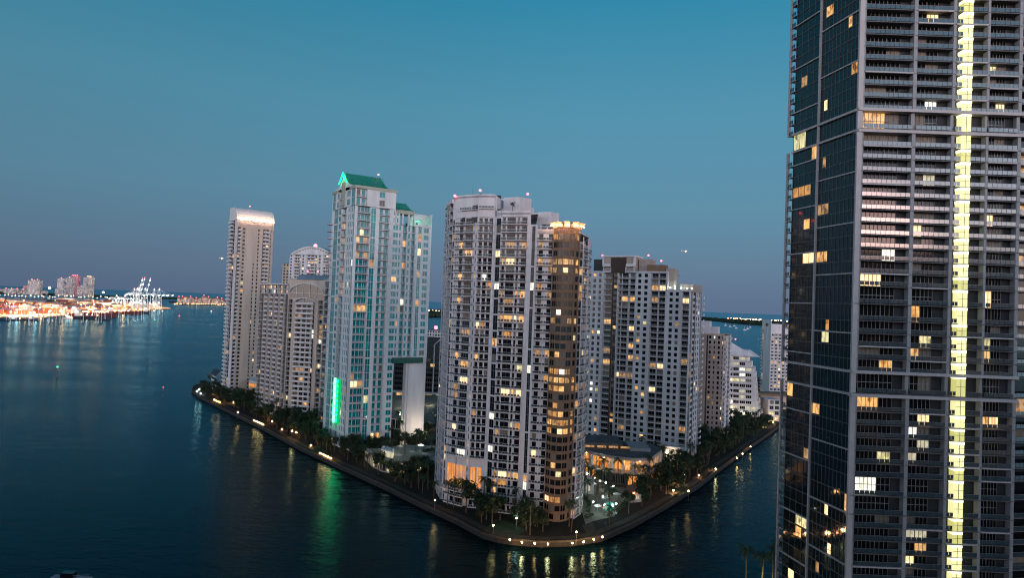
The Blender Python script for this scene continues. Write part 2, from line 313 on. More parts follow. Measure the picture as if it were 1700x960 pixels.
def strip(mb, A, Bp, z0, z1, m):
    for i in range(len(A)-1): mb.hexa([(*A[i], z0), (*A[i+1], z0), (*Bp[i+1], z0), (*Bp[i], z0), (*A[i], z1), (*A[i+1], z1), (*Bp[i+1], z1), (*Bp[i], z1)], m)
mb = MB(); strip(mb, inset(shore, -.2), inset(shore, .35), 1.6, LZ+.22, 'kerb_stone'); tag(mb.build('kerb'), 'pale coping along the top of the seawall', 'kerb', kind='structure')
mb = MB(); strip(mb, inset(shore, 1.8), inset(shore, 4.6), LZ-.1, LZ+.05, 'paving'); tag(mb.build('path'), 'paved promenade path following the seawall', 'path', kind='structure')
# lawns by the point
for k, pts in enumerate([[(805, 880), (822, 862), (850, 868), (872, 882), (850, 893), (825, 890)], [(1100, 832), (1130, 806), (1150, 806), (1130, 825)], [(1228, 700), (1262, 688), (1285, 700), (1250, 730)], [(500, 738), (530, 742), (545, 752), (525, 752)]]):
    mb = MB(); mb.poly([tuple(G(x, y, LZ+.008)) for x, y in pts], 'grass'); tag(mb.build('lawn'), kind='structure')
# mainland bank under the near tower
bank = [(62, -60), (66, 120), (62, 188), (66, 197), (110, 199), (320, 199), (320, -60)]
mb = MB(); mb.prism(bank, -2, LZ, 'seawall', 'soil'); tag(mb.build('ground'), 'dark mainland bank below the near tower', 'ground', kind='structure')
# far lands
def land(pts, z, m, name, label):
    mb = MB(); mb.prism(pts, -2, z, m); tag(mb.build(name), label, 'land', kind='structure')
port = [(G(x, y).x, G(x, y).y) for x, y in [(-330, 543), (-60, 533), (60, 530), (110, 525), (160, 523.5), (230, 517.5), (283, 513)]]+[(-1850, 3480), (-2270, 4200), (-2700, 4400), (-4300, 4300), (-3500, 2500)]
mat('port_concrete', (.26, .24, .22), .9, .3, .02)
land(port, 3, 'port_concrete', 'port_ground', 'paved port island lit by sodium lamps')
beach = [(-7800, 5500), (-5600, 5500), (-4500, 6500), (-4150, 6900), (-3650, 7200), (-3600, 7700), (-8000, 8500)]
land(beach, 3, 'soil', 'beach_ground', 'low dark barrier island under distant towers')
fish = [(G(x, y).x, G(x, y).y) for x, y in [(284, 504.5), (300, 506.5), (345, 506.8), (385, 508)]]+[(-1500, 5400), (-2900, 5600)]
land(fish, 3, 'soil', 'villa_ground', 'low island carrying villas')
key = [(G(x, y).x, G(x, y).y) for x, y in [(690, 527), (735, 526), (800, 524), (1000, 527), (1166, 531), (1262, 540.5), (1330, 543), (1500, 545)]]+[(5200, 7800), (500, 8600), (-900, 6500)]
land(key, 3, 'soil', 'key_ground', 'long low wooded key on the horizon')
rs = random.Random(5)
# wooded skyline of the key: one mass nobody could count
mb = MB()
for i in range(1500):
    a = rs.random()*6.99; k = int(a); p = Vector(key[k]).lerp(Vector(key[k+1]), a-k); p = p+Vector((rs.uniform(-20, 60), rs.uniform(20, 500))); r = rs.uniform(8, 17)
    mb.ball((p.x, p.y, 3+r*.6), r*1.8, 'leaf_dark', 6, .62)
tag(mb.build('treeline'), 'dark wooded line of a distant key on the horizon', 'woods', kind='stuff')
mb = MB()
for i in range(420):
    p = Vector((-7600+rs.random()*4000, 0)); p.y = 5560+max(0, (p.x+5600))*.86+rs.uniform(0, 60); r = rs.uniform(6, 11)
    mb.ball((p.x, p.y, 3+r*.6), r*2, 'leaf_dark', 6, .6)
tag(mb.build('treeline'), 'dark strip of trees before the distant beach towers', 'woods', kind='stuff')
# ------------------------------------------------------------------ A: slim pale tower
rs = random.Random(11); fh = 3.0
Ac = P2(393, 400, 509); A1 = Fr(P2(380.5, 400, 521), Ac); A2 = Fr(Ac, P2(454, 400, 528))
B = Bld('apartment_tower', 'slim pale tower with a floodlit curved white crown, at the island tip', 'apartment tower', (Ac[0], Ac[1]+10, LZ))
facade(B, A1, LZ, 46, fh, [('b', 381.2, 389)], rs, 'white_wall', lit=.10, py=400, rail='solid', out_=1.6)
facade(B, A2, LZ, 44, fh, [('b', 394.2, 399.3), ('w', 402.6, 406.6), ('W', 408, 420, dict(wall='beige_wall', d=.5)), ('w', 421.3, 423.3, dict(floors=(0, 35))), ('w', 427.8, 430.3), ('b', 436, 446.5, dict(doors=((.1, .5), (.7, .95)))), ('w', 448.6, 450)], rs, 'beige_wall', lit=.06, py=400, rail='solid')
wl = B.m('wall'); zt = LZ+44*fh; A2.box(wl, 0, A2.L, zt, zt+6, -.5, .02, 'beige_wall')
back = Fr(A2.p(A2.L, 0, -17)[:2], A2.p(0, 0, -17)[:2]); plain(B, back, LZ, zt+6, 'white_wall')
side = Fr(A2.p(A2.L, 0, 0)[:2], A2.p(A2.L, 0, -17)[:2]); plain(B, side, LZ, zt+6, 'white_wall')
cr = B.m('crown'); pr_ = [(-.3, 0), (-.8, 2.), (-1.8, 4.2), (-3.4, 6.6), (-5.5, 8.5), (-8.5, 9.6)]
zb = zt+6
for (d0, h0), (d1, h1) in zip(pr_, pr_[1:]): cr.poly([A2.p(-.4, zb+h0, d0), A2.p(A2.L+.4, zb+h0, d0), A2.p(A2.L+.4, zb+h1, d1), A2.p(-.4, zb+h1, d1)], 'white_paint')
cr.poly([A2.p(-.4, zb+9.6, -8.5), A2.p(A2.L+.4, zb+9.6, -8.5), A2.p(A2.L+.4, zb+9.6, -17), A2.p(-.4, zb+9.6, -17)], 'white_paint')
for u in (-.4, A2.L+.4):
    cr.poly([A2.p(u, zb, -17)]+[A2.p(u, zb+h, d) for d, h in pr_]+[A2.p(u, zb+9.6, -17)], 'white_paint')
A2.box(cr, -.5, A2.L+.5, zb-.8, zb-.05, -17, .7, 'slab')
for k in range(5):
    u = A2.L*(k+.5)/5; l = MB(); A2.box(l, u-.5, u+.5, zb+.1, zb+.5, .9, 1.3, 'lamp_warm'); B.item('floodlight', l, A2.p(u, zb, 1))
    A2.box(cr, u-.2, u+.2, zb-.6, zb+.1, .7, 1.1, 'slab')
    ld = bpy.data.lights.new('floodlight', 'SPOT'); ld.energy = 1150; ld.color = (1, .62, .45); ld.spot_size = 2.4; ld.shadow_soft_size = .3
    lo = bpy.data.objects.new('floodlight', ld); C.objects.link(lo); lo.location = A2.p(u, zb-.2, 6.); lo.rotation_euler = (Vector(A2.p(u, zb+7, -3))-Vector(lo.location)).to_track_quat('-Z', 'Y').to_euler()
B.done()
c = A2.p(A2.L*.42, 0, -9); lamp_red((c[0], c[1], zb+9.6), 'red warning lamp on the curved white crown of the slim tower')
# ------------------------------------------------------------------ B: tower behind with a segmental top
rs = random.Random(12)
B0 = P2(468, 450, 690); B1 = P2(480, 450, 684); B2 = P2(551, 450, 668); B = Bld('apartment_tower', 'tower with a broad arched white top, rising behind the beige arched block', 'apartment tower', (B1[0]+20, B1[1]+10, LZ))
fa = Fr(B0, B1); facade(B, fa, LZ, 36, 3.15, [('w', 470.5, 473.5), ('w', 475.6, 478.5)], rs, 'beige_wall', lit=.05, py=450)
fb = Fr(B1, B2); facade(B, fb, LZ, 39, 3.15, [('w', 481, 484), ('b', 488.5, 498), ('w', 501, 504), ('b', 508.6, 525, dict(doors=((.03, .25), (.35, .65), (.75, .97)))), ('w', 528.5, 531.5), ('b', 536, 546)], rs, 'white_wall', lit=.10, py=450, rail='solid')
top = LZ+39*3.15; u0 = fb.U(483, 420); n = 16; arc = [(u0+(fb.L-u0)*i/n, top+8.5*math.sin(PI*i/n)**.75) for i in range(n+1)]
g = B.m('gable')
g.poly([fb.p(u, z, .1) for u, z in arc], 'white_wall'); g.poly([fb.p(u, z, -14) for u, z in reversed(arc)], 'white_wall')
for (a, za), (b, zb_) in zip(arc, arc[1:]):
    g.poly([fb.p(a, za, .1), fb.p(b, zb_, .1), fb.p(b, zb_, -14), fb.p(a, za, -14)], 'roof_blue'); fb.box(g, a+.3, b-.3, min(za, zb_)-2.2, min(za, zb_)-1.0, .1, .16, 'glass_blue') if 2 < a < fb.L-4 else None
    q = [fb.p(a, za-.6, .5), fb.p(b, zb_-.6, .5), fb.p(b, zb_-.6, .12), fb.p(a, za-.6, .12), fb.p(a, za+.3, .5), fb.p(b, zb_+.3, .5), fb.p(b, zb_+.3, .12), fb.p(a, za+.3, .12)]; g.hexa(q, 'white_paint')
bk = Fr(fb.p(fb.L, 0, -14)[:2], fa.p(0, 0, -14)[:2]); plain(B, bk, LZ, top, 'white_wall'); plain(B, Fr(fb.p(fb.L, 0, 0)[:2], fb.p(fb.L, 0, -14)[:2]), LZ, top, 'white_wall'); plain(B, Fr(fa.p(0, 0, -14)[:2], fa.p(0, 0, 0)[:2]), LZ, LZ+36*3.15, 'beige_wall')
rf = B.m('roof'); rf.prism([fb.p(0, 0)[:2], fb.p(fb.L, 0)[:2], fb.p(fb.L, 0, -14)[:2], fb.p(0, 0, -14)[:2]], top-.3, top+.02, 'roof_dark'); rf.prism([fa.p(0, 0)[:2], fa.p(fa.L, 0)[:2], fa.p(fa.L, 0, -14)[:2], fa.p(0, 0, -14)[:2]], LZ+36*3.15-.1, LZ+36*3.15+.4, 'roof_dark')
B.done(); c = fb.p((u0+fb.L)/2, 0, -6); lamp_red((c[0], c[1], top+7.5), 'red warning lamp on the arched white top')
# ------------------------------------------------------------------ C: beige block, wing and arched front
rs = random.Random(13)
C0, C1 = P2(431, 530, 463), P2(476.5, 530, 437); C2, C3, C4 = P2(478, 530, 430), P2(537, 530, 423), P2(551, 530, 446)
B = Bld('apartment_block', 'beige block with two nested arches on its front and a lower gridded wing', 'apartment block', (C2[0], C2[1]+10, LZ))
fw = Fr(C0, C1); nw = 28; fh = 3.12
facade(B, fw, LZ, nw-2, fh, [('b', 431.3, 435.5, dict(rail='bar'))]+[('b', a, a+5.2, dict(rec=1.6, out=.15, rail='solid', doors=((.08, .92),), wall='taupe_wall')) for a in (437.3, 446, 455, 464)]+[('b', 472.5, 476, dict(rail='bar'))], rs, 'taupe_wall', lit=.05, py=530, fm='mullion')
facade(B, fw, LZ+(nw-2)*fh, 2, fh, [('b', a, a+8, dict(rec=1.6, out=.2, rail='bar', lit=3)) for a in (431.6, 440.5, 449.5, 458.5, 467.5)], rs, 'grey_wall', lit=.12, py=530)
zw = LZ+nw*fh; fw.box(B.m('wall'), -.4, fw.L+.2, zw, zw+.9, -1, .5, 'slab')
ff = Fr(C2, C3); nc = 28
uA, uB, uC, uD = [ff.U(x, 530) for x in (485, 491.3, 522, 528)]
# central bowed stack of balconies
facade(B, ff, LZ, 25, fh, [('b', 478.4, 484.6, dict(out=.6, rail='bar')), ('W', 485, 491, dict(wall='beige_wall', d=.5)), ('b', 491.5, 521.8, dict(out=1.8, rail='solid', doors=((.02, .17), (.27, .45), (.53, .71), (.83, .98)), lit=1.6)), ('W', 522, 528, dict(wall='beige_wall', d=.5)), ('b', 528.5, 535, dict(out=.6, rail='bar'))], rs, 'beige_wall', lit=.10, py=530)
zq = LZ+25*fh; zr = LZ+29.2*fh; wl = B.m('wall'); ff.box(wl, 0, ff.L, zq, zr, -1.2, 0, 'beige_wall')
def archband(nm, uc, hw, zs, rise, w, d, gl):
    a = B.m(nm); n = 14; pts = [(uc-hw*math.cos(PI*i/n), zs+rise*math.sin(PI*i/n)) for i in range(n+1)]
    for (a0, z0), (a1, z1) in zip(pts, pts[1:]):
        a.hexa([ff.p(a0, z0, d), ff.p(a1, z1, d), ff.p(a1, z1, d-.5), ff.p(a0, z0, d-.5), ff.p(a0*1.0, z0+w, d), ff.p(a1, z1+w, d), ff.p(a1, z1+w, d-.5), ff.p(a0, z0+w, d-.5)], 'slab')
    mbw = MB(); mbw.poly([ff.p(u, z, .06) for u, z in [(pts[0][0], zs-gl)]+[(pts[-1][0], zs-gl)]+pts[::-1]], 'glass_blue')
    for k in range(1, 5): u = uc-hw+2*hw*k/5; h = rise*math.sqrt(max(0, 1-((u-uc)/hw)**2)); ff.box(mbw, u-.15, u+.15, zs-gl, zs+h*.97, .064, .35, 'slab')
    ff.box(mbw, uc-hw, uc+hw, zs-.15, zs+.15, .07, .3, 'slab'); B.item('arched_window', mbw, ff.p(uc, zs, 0))
uc = ff.L/2; archband('arch', uc, ff.L*.47, zq+4.3, 6.0, .6, .7, 3.1); archband('arch', uc, (uC-uB)*.62, zq-2.5, 3.3, .6, 2.3, .2)
fs = Fr(C3, C4); facade(B, fs, LZ, 28, fh, [('b', 538.5, 546, dict(out=1.5))], rs, 'beige_wall', lit=.12, py=530)
dpt = -17; bkp = ff.p(0, 0, dpt)[:2]
plain(B, Fr(C4, bkp), LZ, zr, 'beige_wall'); plain(B, Fr(ff.p(-.3, 0, dpt)[:2], ff.p(-.3, 0, .3)[:2]), LZ, zr, 'beige_wall'); plain(B, Fr(C3, C4), LZ+28*fh, zr, 'beige_wall')
plain(B, Fr(fw.p(0, 0, -15)[:2], C0), LZ, zw, 'taupe_wall'); plain(B, Fr(fw.p(fw.L, 0, -15)[:2], fw.p(0, 0, -15)[:2]), LZ, zw, 'taupe_wall')
rf = B.m('roof'); rf.prism([C0, C1, fw.p(fw.L, 0, -15)[:2], fw.p(0, 0, -15)[:2]], zw-.3, zw-.1, 'roof_dark'); rf.prism([C2, C3, C4, bkp], zr-.3, zr+.02, 'roof_dark')
# vaulted roof light on top
va = [(0, 0), (.15, 1.6), (.35, 2.8), (.6, 3.3), (1., 3.3)]
v0, v1 = ff.L*.14, ff.L*.98
for (a, h), (b, h2) in zip(va, va[1:]): rf.poly([ff.p(v0, zr+h, -2-a*9), ff.p(v1, zr+h, -2-a*9), ff.p(v1, zr+h2, -2-b*9), ff.p(v0, zr+h2, -2-b*9)], 'roof_blue')
for u in (v0, v1): rf.poly([ff.p(u, zr, -11)]+[ff.p(u, zr+h, -2-a*9) for a, h in va], 'slab')
rf.poly([ff.p(v0, zr, -11), ff.p(v1, zr, -11), ff.p(v1, zr+3.3, -11), ff.p(v0, zr+3.3, -11)], 'slab')
B.done()
for u in (.25, .55): c = ff.p(ff.L*u, 0, -10); lamp_red((c[0], c[1], zr+3.3), 'red warning lamp on the %s side of the vaulted blue roof' % ('left' if u < .4 else 'right'))
# ------------------------------------------------------------------ D: teal-glazed tower with green roofs
rs = random.Random(14); fh = 4.05; K = Vector((-84.7, 350)); dr = Vector((.839, .544)); dl = Vector((-.58, .815))
KL = K+dl*34; R1 = K+dr*25.6; R2 = K+dr*45.3
B = Bld('condo_tower', 'white tower with teal glass, green pitched metal roofs and a green neon strip', 'apartment tower', (K.x, K.y+12, LZ))
fl = Fr(KL, K); fr1 = Fr(K, R1); fr2 = Fr(R1, R2)
tw = dict(dark='glass_teal', fm='cool_wall', cur=.03)
tall = [('g', 606+8.5, 606+17, dict(per=4))]
facade(B, fl, LZ, 32, fh, [('g', 551.6, 557.6, dict(per=5)), ('w', 559, 562.5), ('b', 564.3, 571.5, dict(out=.8, lit=1.5)), ('w', 574.5, 576), ('w', 577.5, 579), ('w', 580.4, 582), ('g', 582.8, 589.2, dict(per=5))], rs, 'cool_wall', lit=.05, py=440, **tw)
facade(B, fr1, LZ, 32, fh, [('b', 590, 611, dict(out=1.8, doors=((.04, .28), (.34, .60), (.64, .97)), lit=.9)), ('g', 613, 620.5, dict(per=4)), ('b', 627, 643.5, dict(out=1.1, doors=((.06, .38), (.62, .94)))), ('w', 650.5, 658.5)], rs, 'cool_wall', lit=.06, py=440, **tw)
facade(B, fr2, LZ+12*fh, 18, fh, [('w', 657.5, 663), ('b', 667, 673.5, dict(out=.7)), ('w', 675.5, 678.5), ('b', 681.5, 687.5, dict(out=.7)), ('g', 692.5, 697.5, dict(per=4)), ('w', 702, 709.5)], rs, 'cool_wall', lit=.05, py=440, **tw)
# big corner balconies projecting on the far left
for k in range(6, 31):
    z = LZ+k*fh; mb = MB(); fl.box(mb, -3.8, 3.5, z, z+.35, -6, 1.6, 'slab'); railing(mb, fl, -3.7, 3.4, z+.35, 1.6, 'bar'); B.item('balcony', mb, fl.p(0, z))
zt = LZ+32*fh; wl = B.m('wall'); zp = zt+9.2
# penthouse storeys
frP = Fr(K, K+dr*23)
facade(B, frP, zt, 2, 4.6, [('b', .6, 6.4, dict(out=.8, doors=((.1, .42), (.58, .9)))), ('w', 13.5, 16.5)], rs, 'cool_wall', lit=.0, px=False, **tw)
facade(B, fl, zt, 2, 4.6, [('g', 552.6, 557, dict(per=3)), ('w', 559.5, 563), ('b', 564.5, 571.5, dict(out=.8)), ('w', 575.5, 581), ('g', 583.3, 588.5, dict(per=3))], rs, 'cool_wall', lit=.0, py=340, **tw)
cs = Fr(K+dr*23, K+dr*23+dl*34); plain(B, cs, zt-8, zp, 'cool_wall')
frP.box(B.m('fascia'), -.4, frP.L+.5, zp, zp+1.5, -1.5, .5, 'fascia'); fl.box(B.m('fascia'), 0, 34*.22, zp, zp+1.5, -1.5, .5, 'fascia'); fl.box(B.m('fascia'), 34*.78, 34.3, zp, zp+1.5, -1.5, .5, 'fascia')
# concave gable roof, ridge along dr
zr = 151.; prof = [(0, 0), (.12, .05), (.24, .16), (.34, .34), (.42, .62), (.5, 1.)]
full = prof+[(1-a, h) for a, h in prof[-2::-1]]
rf = B.m('roof'); zo = zp+1.5
def rp(w, t, h): q = K+dl*(34*w)+dr*t; return (q.x, q.y, zo+(zr-zo)*h)
def tend(h): return 23.2-2.4*h
for (a, h), (b, h2) in zip(full, full[1:]):
    rf.poly([rp(a, 0, h), rp(a, tend(h), h), rp(b, tend(h2), h2), rp(b, 0, h2)], 'roof_green')
for k in range(1, 22):            # standing seams
    t = k*1.04
    for (a, h), (b, h2) in zip(prof, prof[1:]): p, q = Vector(rp(a, t, h)), Vector(rp(b, t, h2)); rf.bar(p+Vector((0, 0, .1)), q+Vector((0, 0, .1)), .12, 'roof_green')
gb = B.m('gable'); gb.poly([rp(a, -.02, h) for a, h in full], 'cool_wall'); gb.poly([rp(a, tend(h), h) for a, h in full[::-1]], 'fascia')
fl.box(gb, 17-2.6, 17+2.6, zt+1, zo+3.5, .02, .35, 'fascia')
ng = B.m('neon_gable')
for (a, h), (b, h2) in list(zip(full, full[1:]))[3:7]:
    pa, pb = Vector(rp(a, -1.0, h)), Vector(rp(b, -1.0, h2)); ng.bar(pa, pb, .32, 'neon_green')
B.plab['neon_gable'] = 'green neon outline along the roof peak'
plain(B, Fr(K+dl*34+dr*23, K+dl*34), LZ, zp, 'cool_wall'); plain(B, Fr(R2+dl*22, K+dr*23+dl*22), LZ+12*fh, LZ+30*fh, 'cool_wall'); plain(B, Fr(R2, R2+dl*22), LZ+12*fh, LZ+30*fh+7.6, 'cool_wall'); plain(B, Fr(R1, R1+dl*34), LZ, LZ+12*fh, 'cool_wall')
rd = B.m('roof_terrace'); q = lambda t, w: tuple(K+dr*t+dl*w)
rd.prism([q(0, 0), q(25.6, 0), q(25.6, 34), q(0, 34)], zt-.3, zt+.05, 'roof_dark'); rd.prism([q(23, 0), q(45.3, 0), q(45.3, 22), q(23, 22)], LZ+30*fh-.2, LZ+30*fh+.05, 'roof_dark')
rd.prism([q(23, .0), q(45.3, .0), q(45.3, 22), q(23, 22)], LZ+12*fh-.9, LZ+12*fh-.02, 'cool_wall')
rd.prism([q(24.5, -1.4), q(42.5, -1.4), q(42.5, -.05), q(24.5, -.05)], LZ+12*fh-3.3, LZ+12*fh-.3, 'lintel_green')
# upper right block with its own small green roof, portal frames
fz = LZ+30*fh; pb = B.m('wall'); f3 = Fr(K+dr*23, R2)
f3.box(pb, 0, 11.5, fz+6.2, zt+.2, -8, 0, 'fascia'); 
for a in (0.2, 4.2, 7.8, 11.0): f3.box(pb, a, a+.7, fz, fz+6.2, -.8, 0, 'cool_wall')
f3.box(pb, 0, 4, fz, fz+6.2, -8, -2.5, 'cool_wall'); f3.box(pb, 11.5, 18, fz, fz+1.2, -.4, 0, 'cool_wall'); f3.box(pb, 11.7, 22.2, fz+.05, fz+7.8, -7, -6.4, 'cool_wall'); f3.box(pb, 17.9, 22.28, fz, fz+.9, -.4, 0, 'cool_wall')
f3.box(pb, 12, 17, fz+3.6, fz+4.1, -4, 0, 'slab')
sm = [(0, 0), (.2, .1), (.35, .35), (.5, 1)]; sm = sm+[(1-a, h) for a, h in sm[-2::-1]]
def sp_(w, t, h): z = zt+.2+(4.6)*h; return f3.p(t, z, -w*13)
for (a, h), (b, h2) in zip(sm, sm[1:]): rf.poly([sp_(a, 0, h), sp_(a, 11.8-3.0*h, h), sp_(b, 11.8-3.0*h2, h2), sp_(b, 0, h2)], 'roof_green')
rf.poly([sp_(a, 11.8-3.*h, h) for a, h in sm[::-1]], 'roof_green')
for k in range(1, 9):
    for (a, h), (b, h2) in list(zip(sm, sm[1:]))[:3]: rf.bar(Vector(sp_(a, k*1.05, h))+Vector((0, 0, .08)), Vector(sp_(b, k*1.05, h2))+Vector((0, 0, .08)), .11, 'roof_green')
# portal: tall pier and thin pier carrying the right part
pier = B.m('pier'); f3.box(pier, 11.6, 22.25, LZ, LZ+12*fh-.95, -7.5, -.3, 'white_wall'); f3.box(pier, 10.4, 11.55, LZ, LZ+12*fh-.95, -4, -.9, 'white_wall'); f3.box(pier, 1.2, 4.2, LZ, LZ+12*fh-.95, -21.5, -16, 'beige_wall')
# green neon strip near the ground on the gable face
ns_ = B.m('neon_strip'); ua, ub = fl.U(554.5, 680), fl.U(563.5, 680); z0, z1 = 14., 38.
fl.box(ns_, ua, ub, z0, z1, .05, .25, 'glow_green'); fl.box(ns_, ua, ua+2.2, z0, z1, .26, .7, 'neon_core')
for k in range(9): fl.box(ns_, ua+3.4, ub-2.2, z0+1+k*2.6, z0+2.6+k*2.6, .26, .32, 'neon_green')
fl.box(ns_, ub, ub+1.3, z0, z1, .05, 1.2, 'glow_green'); B.plab['neon_strip'] = 'tall glowing green strip on the lower corner'
B.done()
def lightbox(loc, energy, col, r=.5, kind='POINT'):
    ld = bpy.data.lights.new('lamp_light', kind); ld.energy = energy; ld.color = col; ld.shadow_soft_size = r; lo = bpy.data.objects.new('lamp_light', ld); C.objects.link(lo); lo.location = loc; return lo
lightbox(f3.p(15, fz+2.5, -3), 380, (.1, 1, .55)); lightbox(fr1.p(16, 0, 0)[:2]+(zt+14,), 0, (1, 1, 1)) if 0 else None
lightbox(f3.p(17.5, LZ+9, 9), 3200, (1, .80, .55)); lightbox(f3.p(7, LZ+4, -9), 1800, (1, .72, .40))
lightbox(rp(.42, 8, .2)[:2]+(zr+.5,), 0, (0, 1, .4)) if 0 else None
c = q(19.5, 17); lamp_red((c[0], c[1], zr-.6), 'red warning lamp at the end of the green roof ridge')
# ------------------------------------------------------------------ E: big white tower with the brown bow
rs = random.Random(15); fh = 3.17
pts = [(737, 290), (741, 279), (748, 270), (768, 265.5), (789.5, 262), (817, 261), (829, 258), (877, 254.6), (889, 253), (916, 251.6)]
W_ = [P2(x, 472, D) for x, D in pts]; bow = [P2(x, 472, D) for x, D in [(916, 251), (924, 248.6), (933, 247.3), (943, 247.2), (952, 248.6), (961, 252)]]
rgt = [P2(961, 472, 252.6), P2(970, 472, 257), (30.5, 268), (31, 290)]
B = Bld('condo_tower', 'wide white tower with a brown rounded corner bay and lit cornice, at the island point', 'apartment tower', (0, 275, LZ))
def nfl(z): return int((z-LZ)/fh)
kw = dict(dark='glass_dark', rail='dark', out_=1.5, rec=.6)
zL, zM, z4, z6, zB = 123.5, 124.5, 117.5, 111.5, 110.5
facade(B, Fr(W_[0], W_[1]), LZ, nfl(zL), fh, [('b', 737.3, 741, dict(rail='bar', rec=2, out=.6))], rs, lit=.09, py=472, **{**kw, 'rail': 'bar'})
facade(B, Fr(W_[1], W_[2]), LZ, nfl(zL), fh, [('b', 741.3, 747.4, dict(rail='bar', rec=2, out=.6))], rs, lit=.09, py=472, **kw)
sk = (9., 18.)
s2 = [('g', 748.4, 751, dict(per=4, skip=0)), ('b', 754, 768, dict(doors=((.35, .75),), out=1.7, rec=.5))]
fa_ = Fr(W_[2], W_[3]); facade(B, fa_, LZ, nfl(zM)-2, fh, s2, rs, lit=.14, py=472, skip=sk, **kw)
fb_ = Fr(W_[3], W_[4]); facade(B, fb_, LZ, nfl(zM)-2, fh, [('b', 768.1, 785, dict(doors=((.05, .75),), out=1.7, rec=.5)), ('w', 786.3, 788, dict(skip=0))], rs, lit=.15, py=472, skip=sk, **kw)
fc_ = Fr(W_[4], W_[5]); facade(B, fc_, LZ, nfl(zM)-2, fh, [('b', 791, 815, dict(doors=((.05, .25), (.38, .62), (.72, .97))))], rs, lit=.14, py=472, skip=sk, **kw)
facade(B, Fr(W_[5], W_[6]), LZ, nfl(z4)+1, fh, [('g', 820.5, 828, dict(per=2))], rs, lit=.06, py=472, **kw)
fd_ = Fr(W_[6], W_[7]); facade(B, fd_, LZ, nfl(z4), fh, [('b', 829.6, 872, dict(doors=((.03, .13), (.20, .52), (.60, .68), (.78, .97)), lit=1.3))], rs, lit=.15, py=472, **kw)
facade(B, Fr(W_[7], W_[8]), LZ, nfl(z4)-1, fh, [('g', 880.3, 885.8, dict(per=5))], rs, lit=.14, py=472, **kw)
facade(B, Fr(W_[8], W_[9]), LZ, nfl(z6), fh, [('b', 889.6, 915.5, dict(doors=((.1, .36), (.72, .98)), lit=1.2))], rs, lit=.15, py=472, **kw)
wl = B.m('wall')
# top walls, terraces and parapets
for f, zf in ((fa_, zM), (fb_, zM), (fc_, zM)):
    zz = LZ+(nfl(zM)-2)*fh; f.box(wl, 0, f.L, zz, zf+.8, -.5, 0, 'white_wall')
for f, a, b, z0_ in ((fb_, .55, .95, 121.), (fb_, .5, .95, 116.3), (fa_, .75, .98, 116.3)):
    mbw = MB(); window(mbw, f, f.L*a, f.L*b, z0_-2.3, z0_-.1, .05, 'glass_dark', 2, 'mullion'); B.item('window', mbw, f.p(f.L*a, z0_))
mbw = MB(); fb_.box(mbw, -2, fb_.L*.98, 118.9, 119.15, -.4, 1.4, 'slab'); railing(mbw, fb_, -1.9, fb_.L*.97, 119.15, 1.4, 'dark'); B.item('balcony', mbw, fb_.p(2, 119))
mbw = MB(); fc_.box(mbw, .2, fc_.L*.98, 119.3, 119.6, -.4, 1.2, 'slab'); railing(mbw, fc_, .3, fc_.L*.97, 119.6, 1.2, 'dark'); B.item('balcony', mbw, fc_.p(2, 119))
B.m('roof').prism([W_[0], W_[1], W_[2], W_[3], W_[4], W_[5], P2(845, 332, 284), (W_[0][0]+2, 296)], zM-.5, zM+.25, 'white_wall', 'roof_dark')
B.m('roof').prism([W_[5], W_[6], W_[7], W_[8], (W_[8][0]+.5, 285), (W_[5][0]+.5, 285)], z4-.6, z4+.1, 'white_wall', 'roof_dark')
B.m('roof').prism([W_[8], W_[9]]+bow[1:]+[rgt[2], (30.5, 284), (W_[8][0]+.4, 284)], z6-1.5, z6-.9, 'white_wall', 'roof_dark')
for f, z_ in ((Fr(W_[6], W_[7]), z4), (Fr(W_[5], W_[6]), z4+.3)): f.box(wl, 0, f.L, LZ+nfl(z4)*fh, z_+.9, -.5, 0, 'white_wall')
plain(B, Fr((W_[5][0]+.3, 285), (W_[5][0]+.3, W_[5][1]+.2)), z4-4, zM, 'white_wall'); plain(B, Fr((W_[5][0]+.3, W_[5][1]+.3), P2(845, 332, 284)), z4-2, zM+.3, 'white_wall')
def bx(px0, px1, py0, z0, D0, D1, m='white_wall', part='penthouse'):
    a, b = P2(px0, py0, D0), P2(px1, py0, D0); zt_ = at((px0+px1)/2, py0, D0).z; B.m(part).box(a[0], b[0], D0, D1, z0, zt_, m)
# penthouse boxes as separate roof volumes
def rbox(part, cx, D0, wl_, wr_, z0, z1, m='white_wall'):
    c = Vector(P2(cx, 340, D0)); l_ = Vector((-.86, .5))*wl_; r_ = Vector((.74, .67))*wr_; B.m(part).prism([tuple(c), tuple(c+r_), tuple(c+r_+l_), tuple(c+l_)], z0, z1, m); return c
rbox('penthouse', 862.5, 265, 7.5, 6.6, z4, 125.3); rbox('penthouse', 878, 271.5, 3, 3.2, z4, 122.2)
a = at(897, 356, 260); b = at(929, 355, 260); rbox('penthouse#3', 913, 260, 5.5, 5.4, z6+2.6, 119.)
for x_ in (.0, .33, .62, .93): B.m('penthouse#3').box(a.x+(b.x-a.x)*x_, a.x+(b.x-a.x)*x_+.9, 262, 263, z6-.9, z6+2.6, 'white_wall')
B.m('penthouse#3').box(a.x+.5, b.x-.5, 270, 271, z6-.9, z6+2.6, 'charcoal'); B.m('penthouse#3').box(b.x-.5, b.x+2.4, 264.5, 274, z6-.9, 115.8, 'white_wall')
mbw = MB(); f_ = Fr(W_[8], W_[9]); f_.box(wl, 0, f_.L, LZ+nfl(z6)*fh, z6-.3, -.5, 0, 'white_wall'); railing(mbw, f_, 0, f_.L, z6-.3, -.2, 'dark'); B.item('balcony', mbw, f_.p(1, z6))
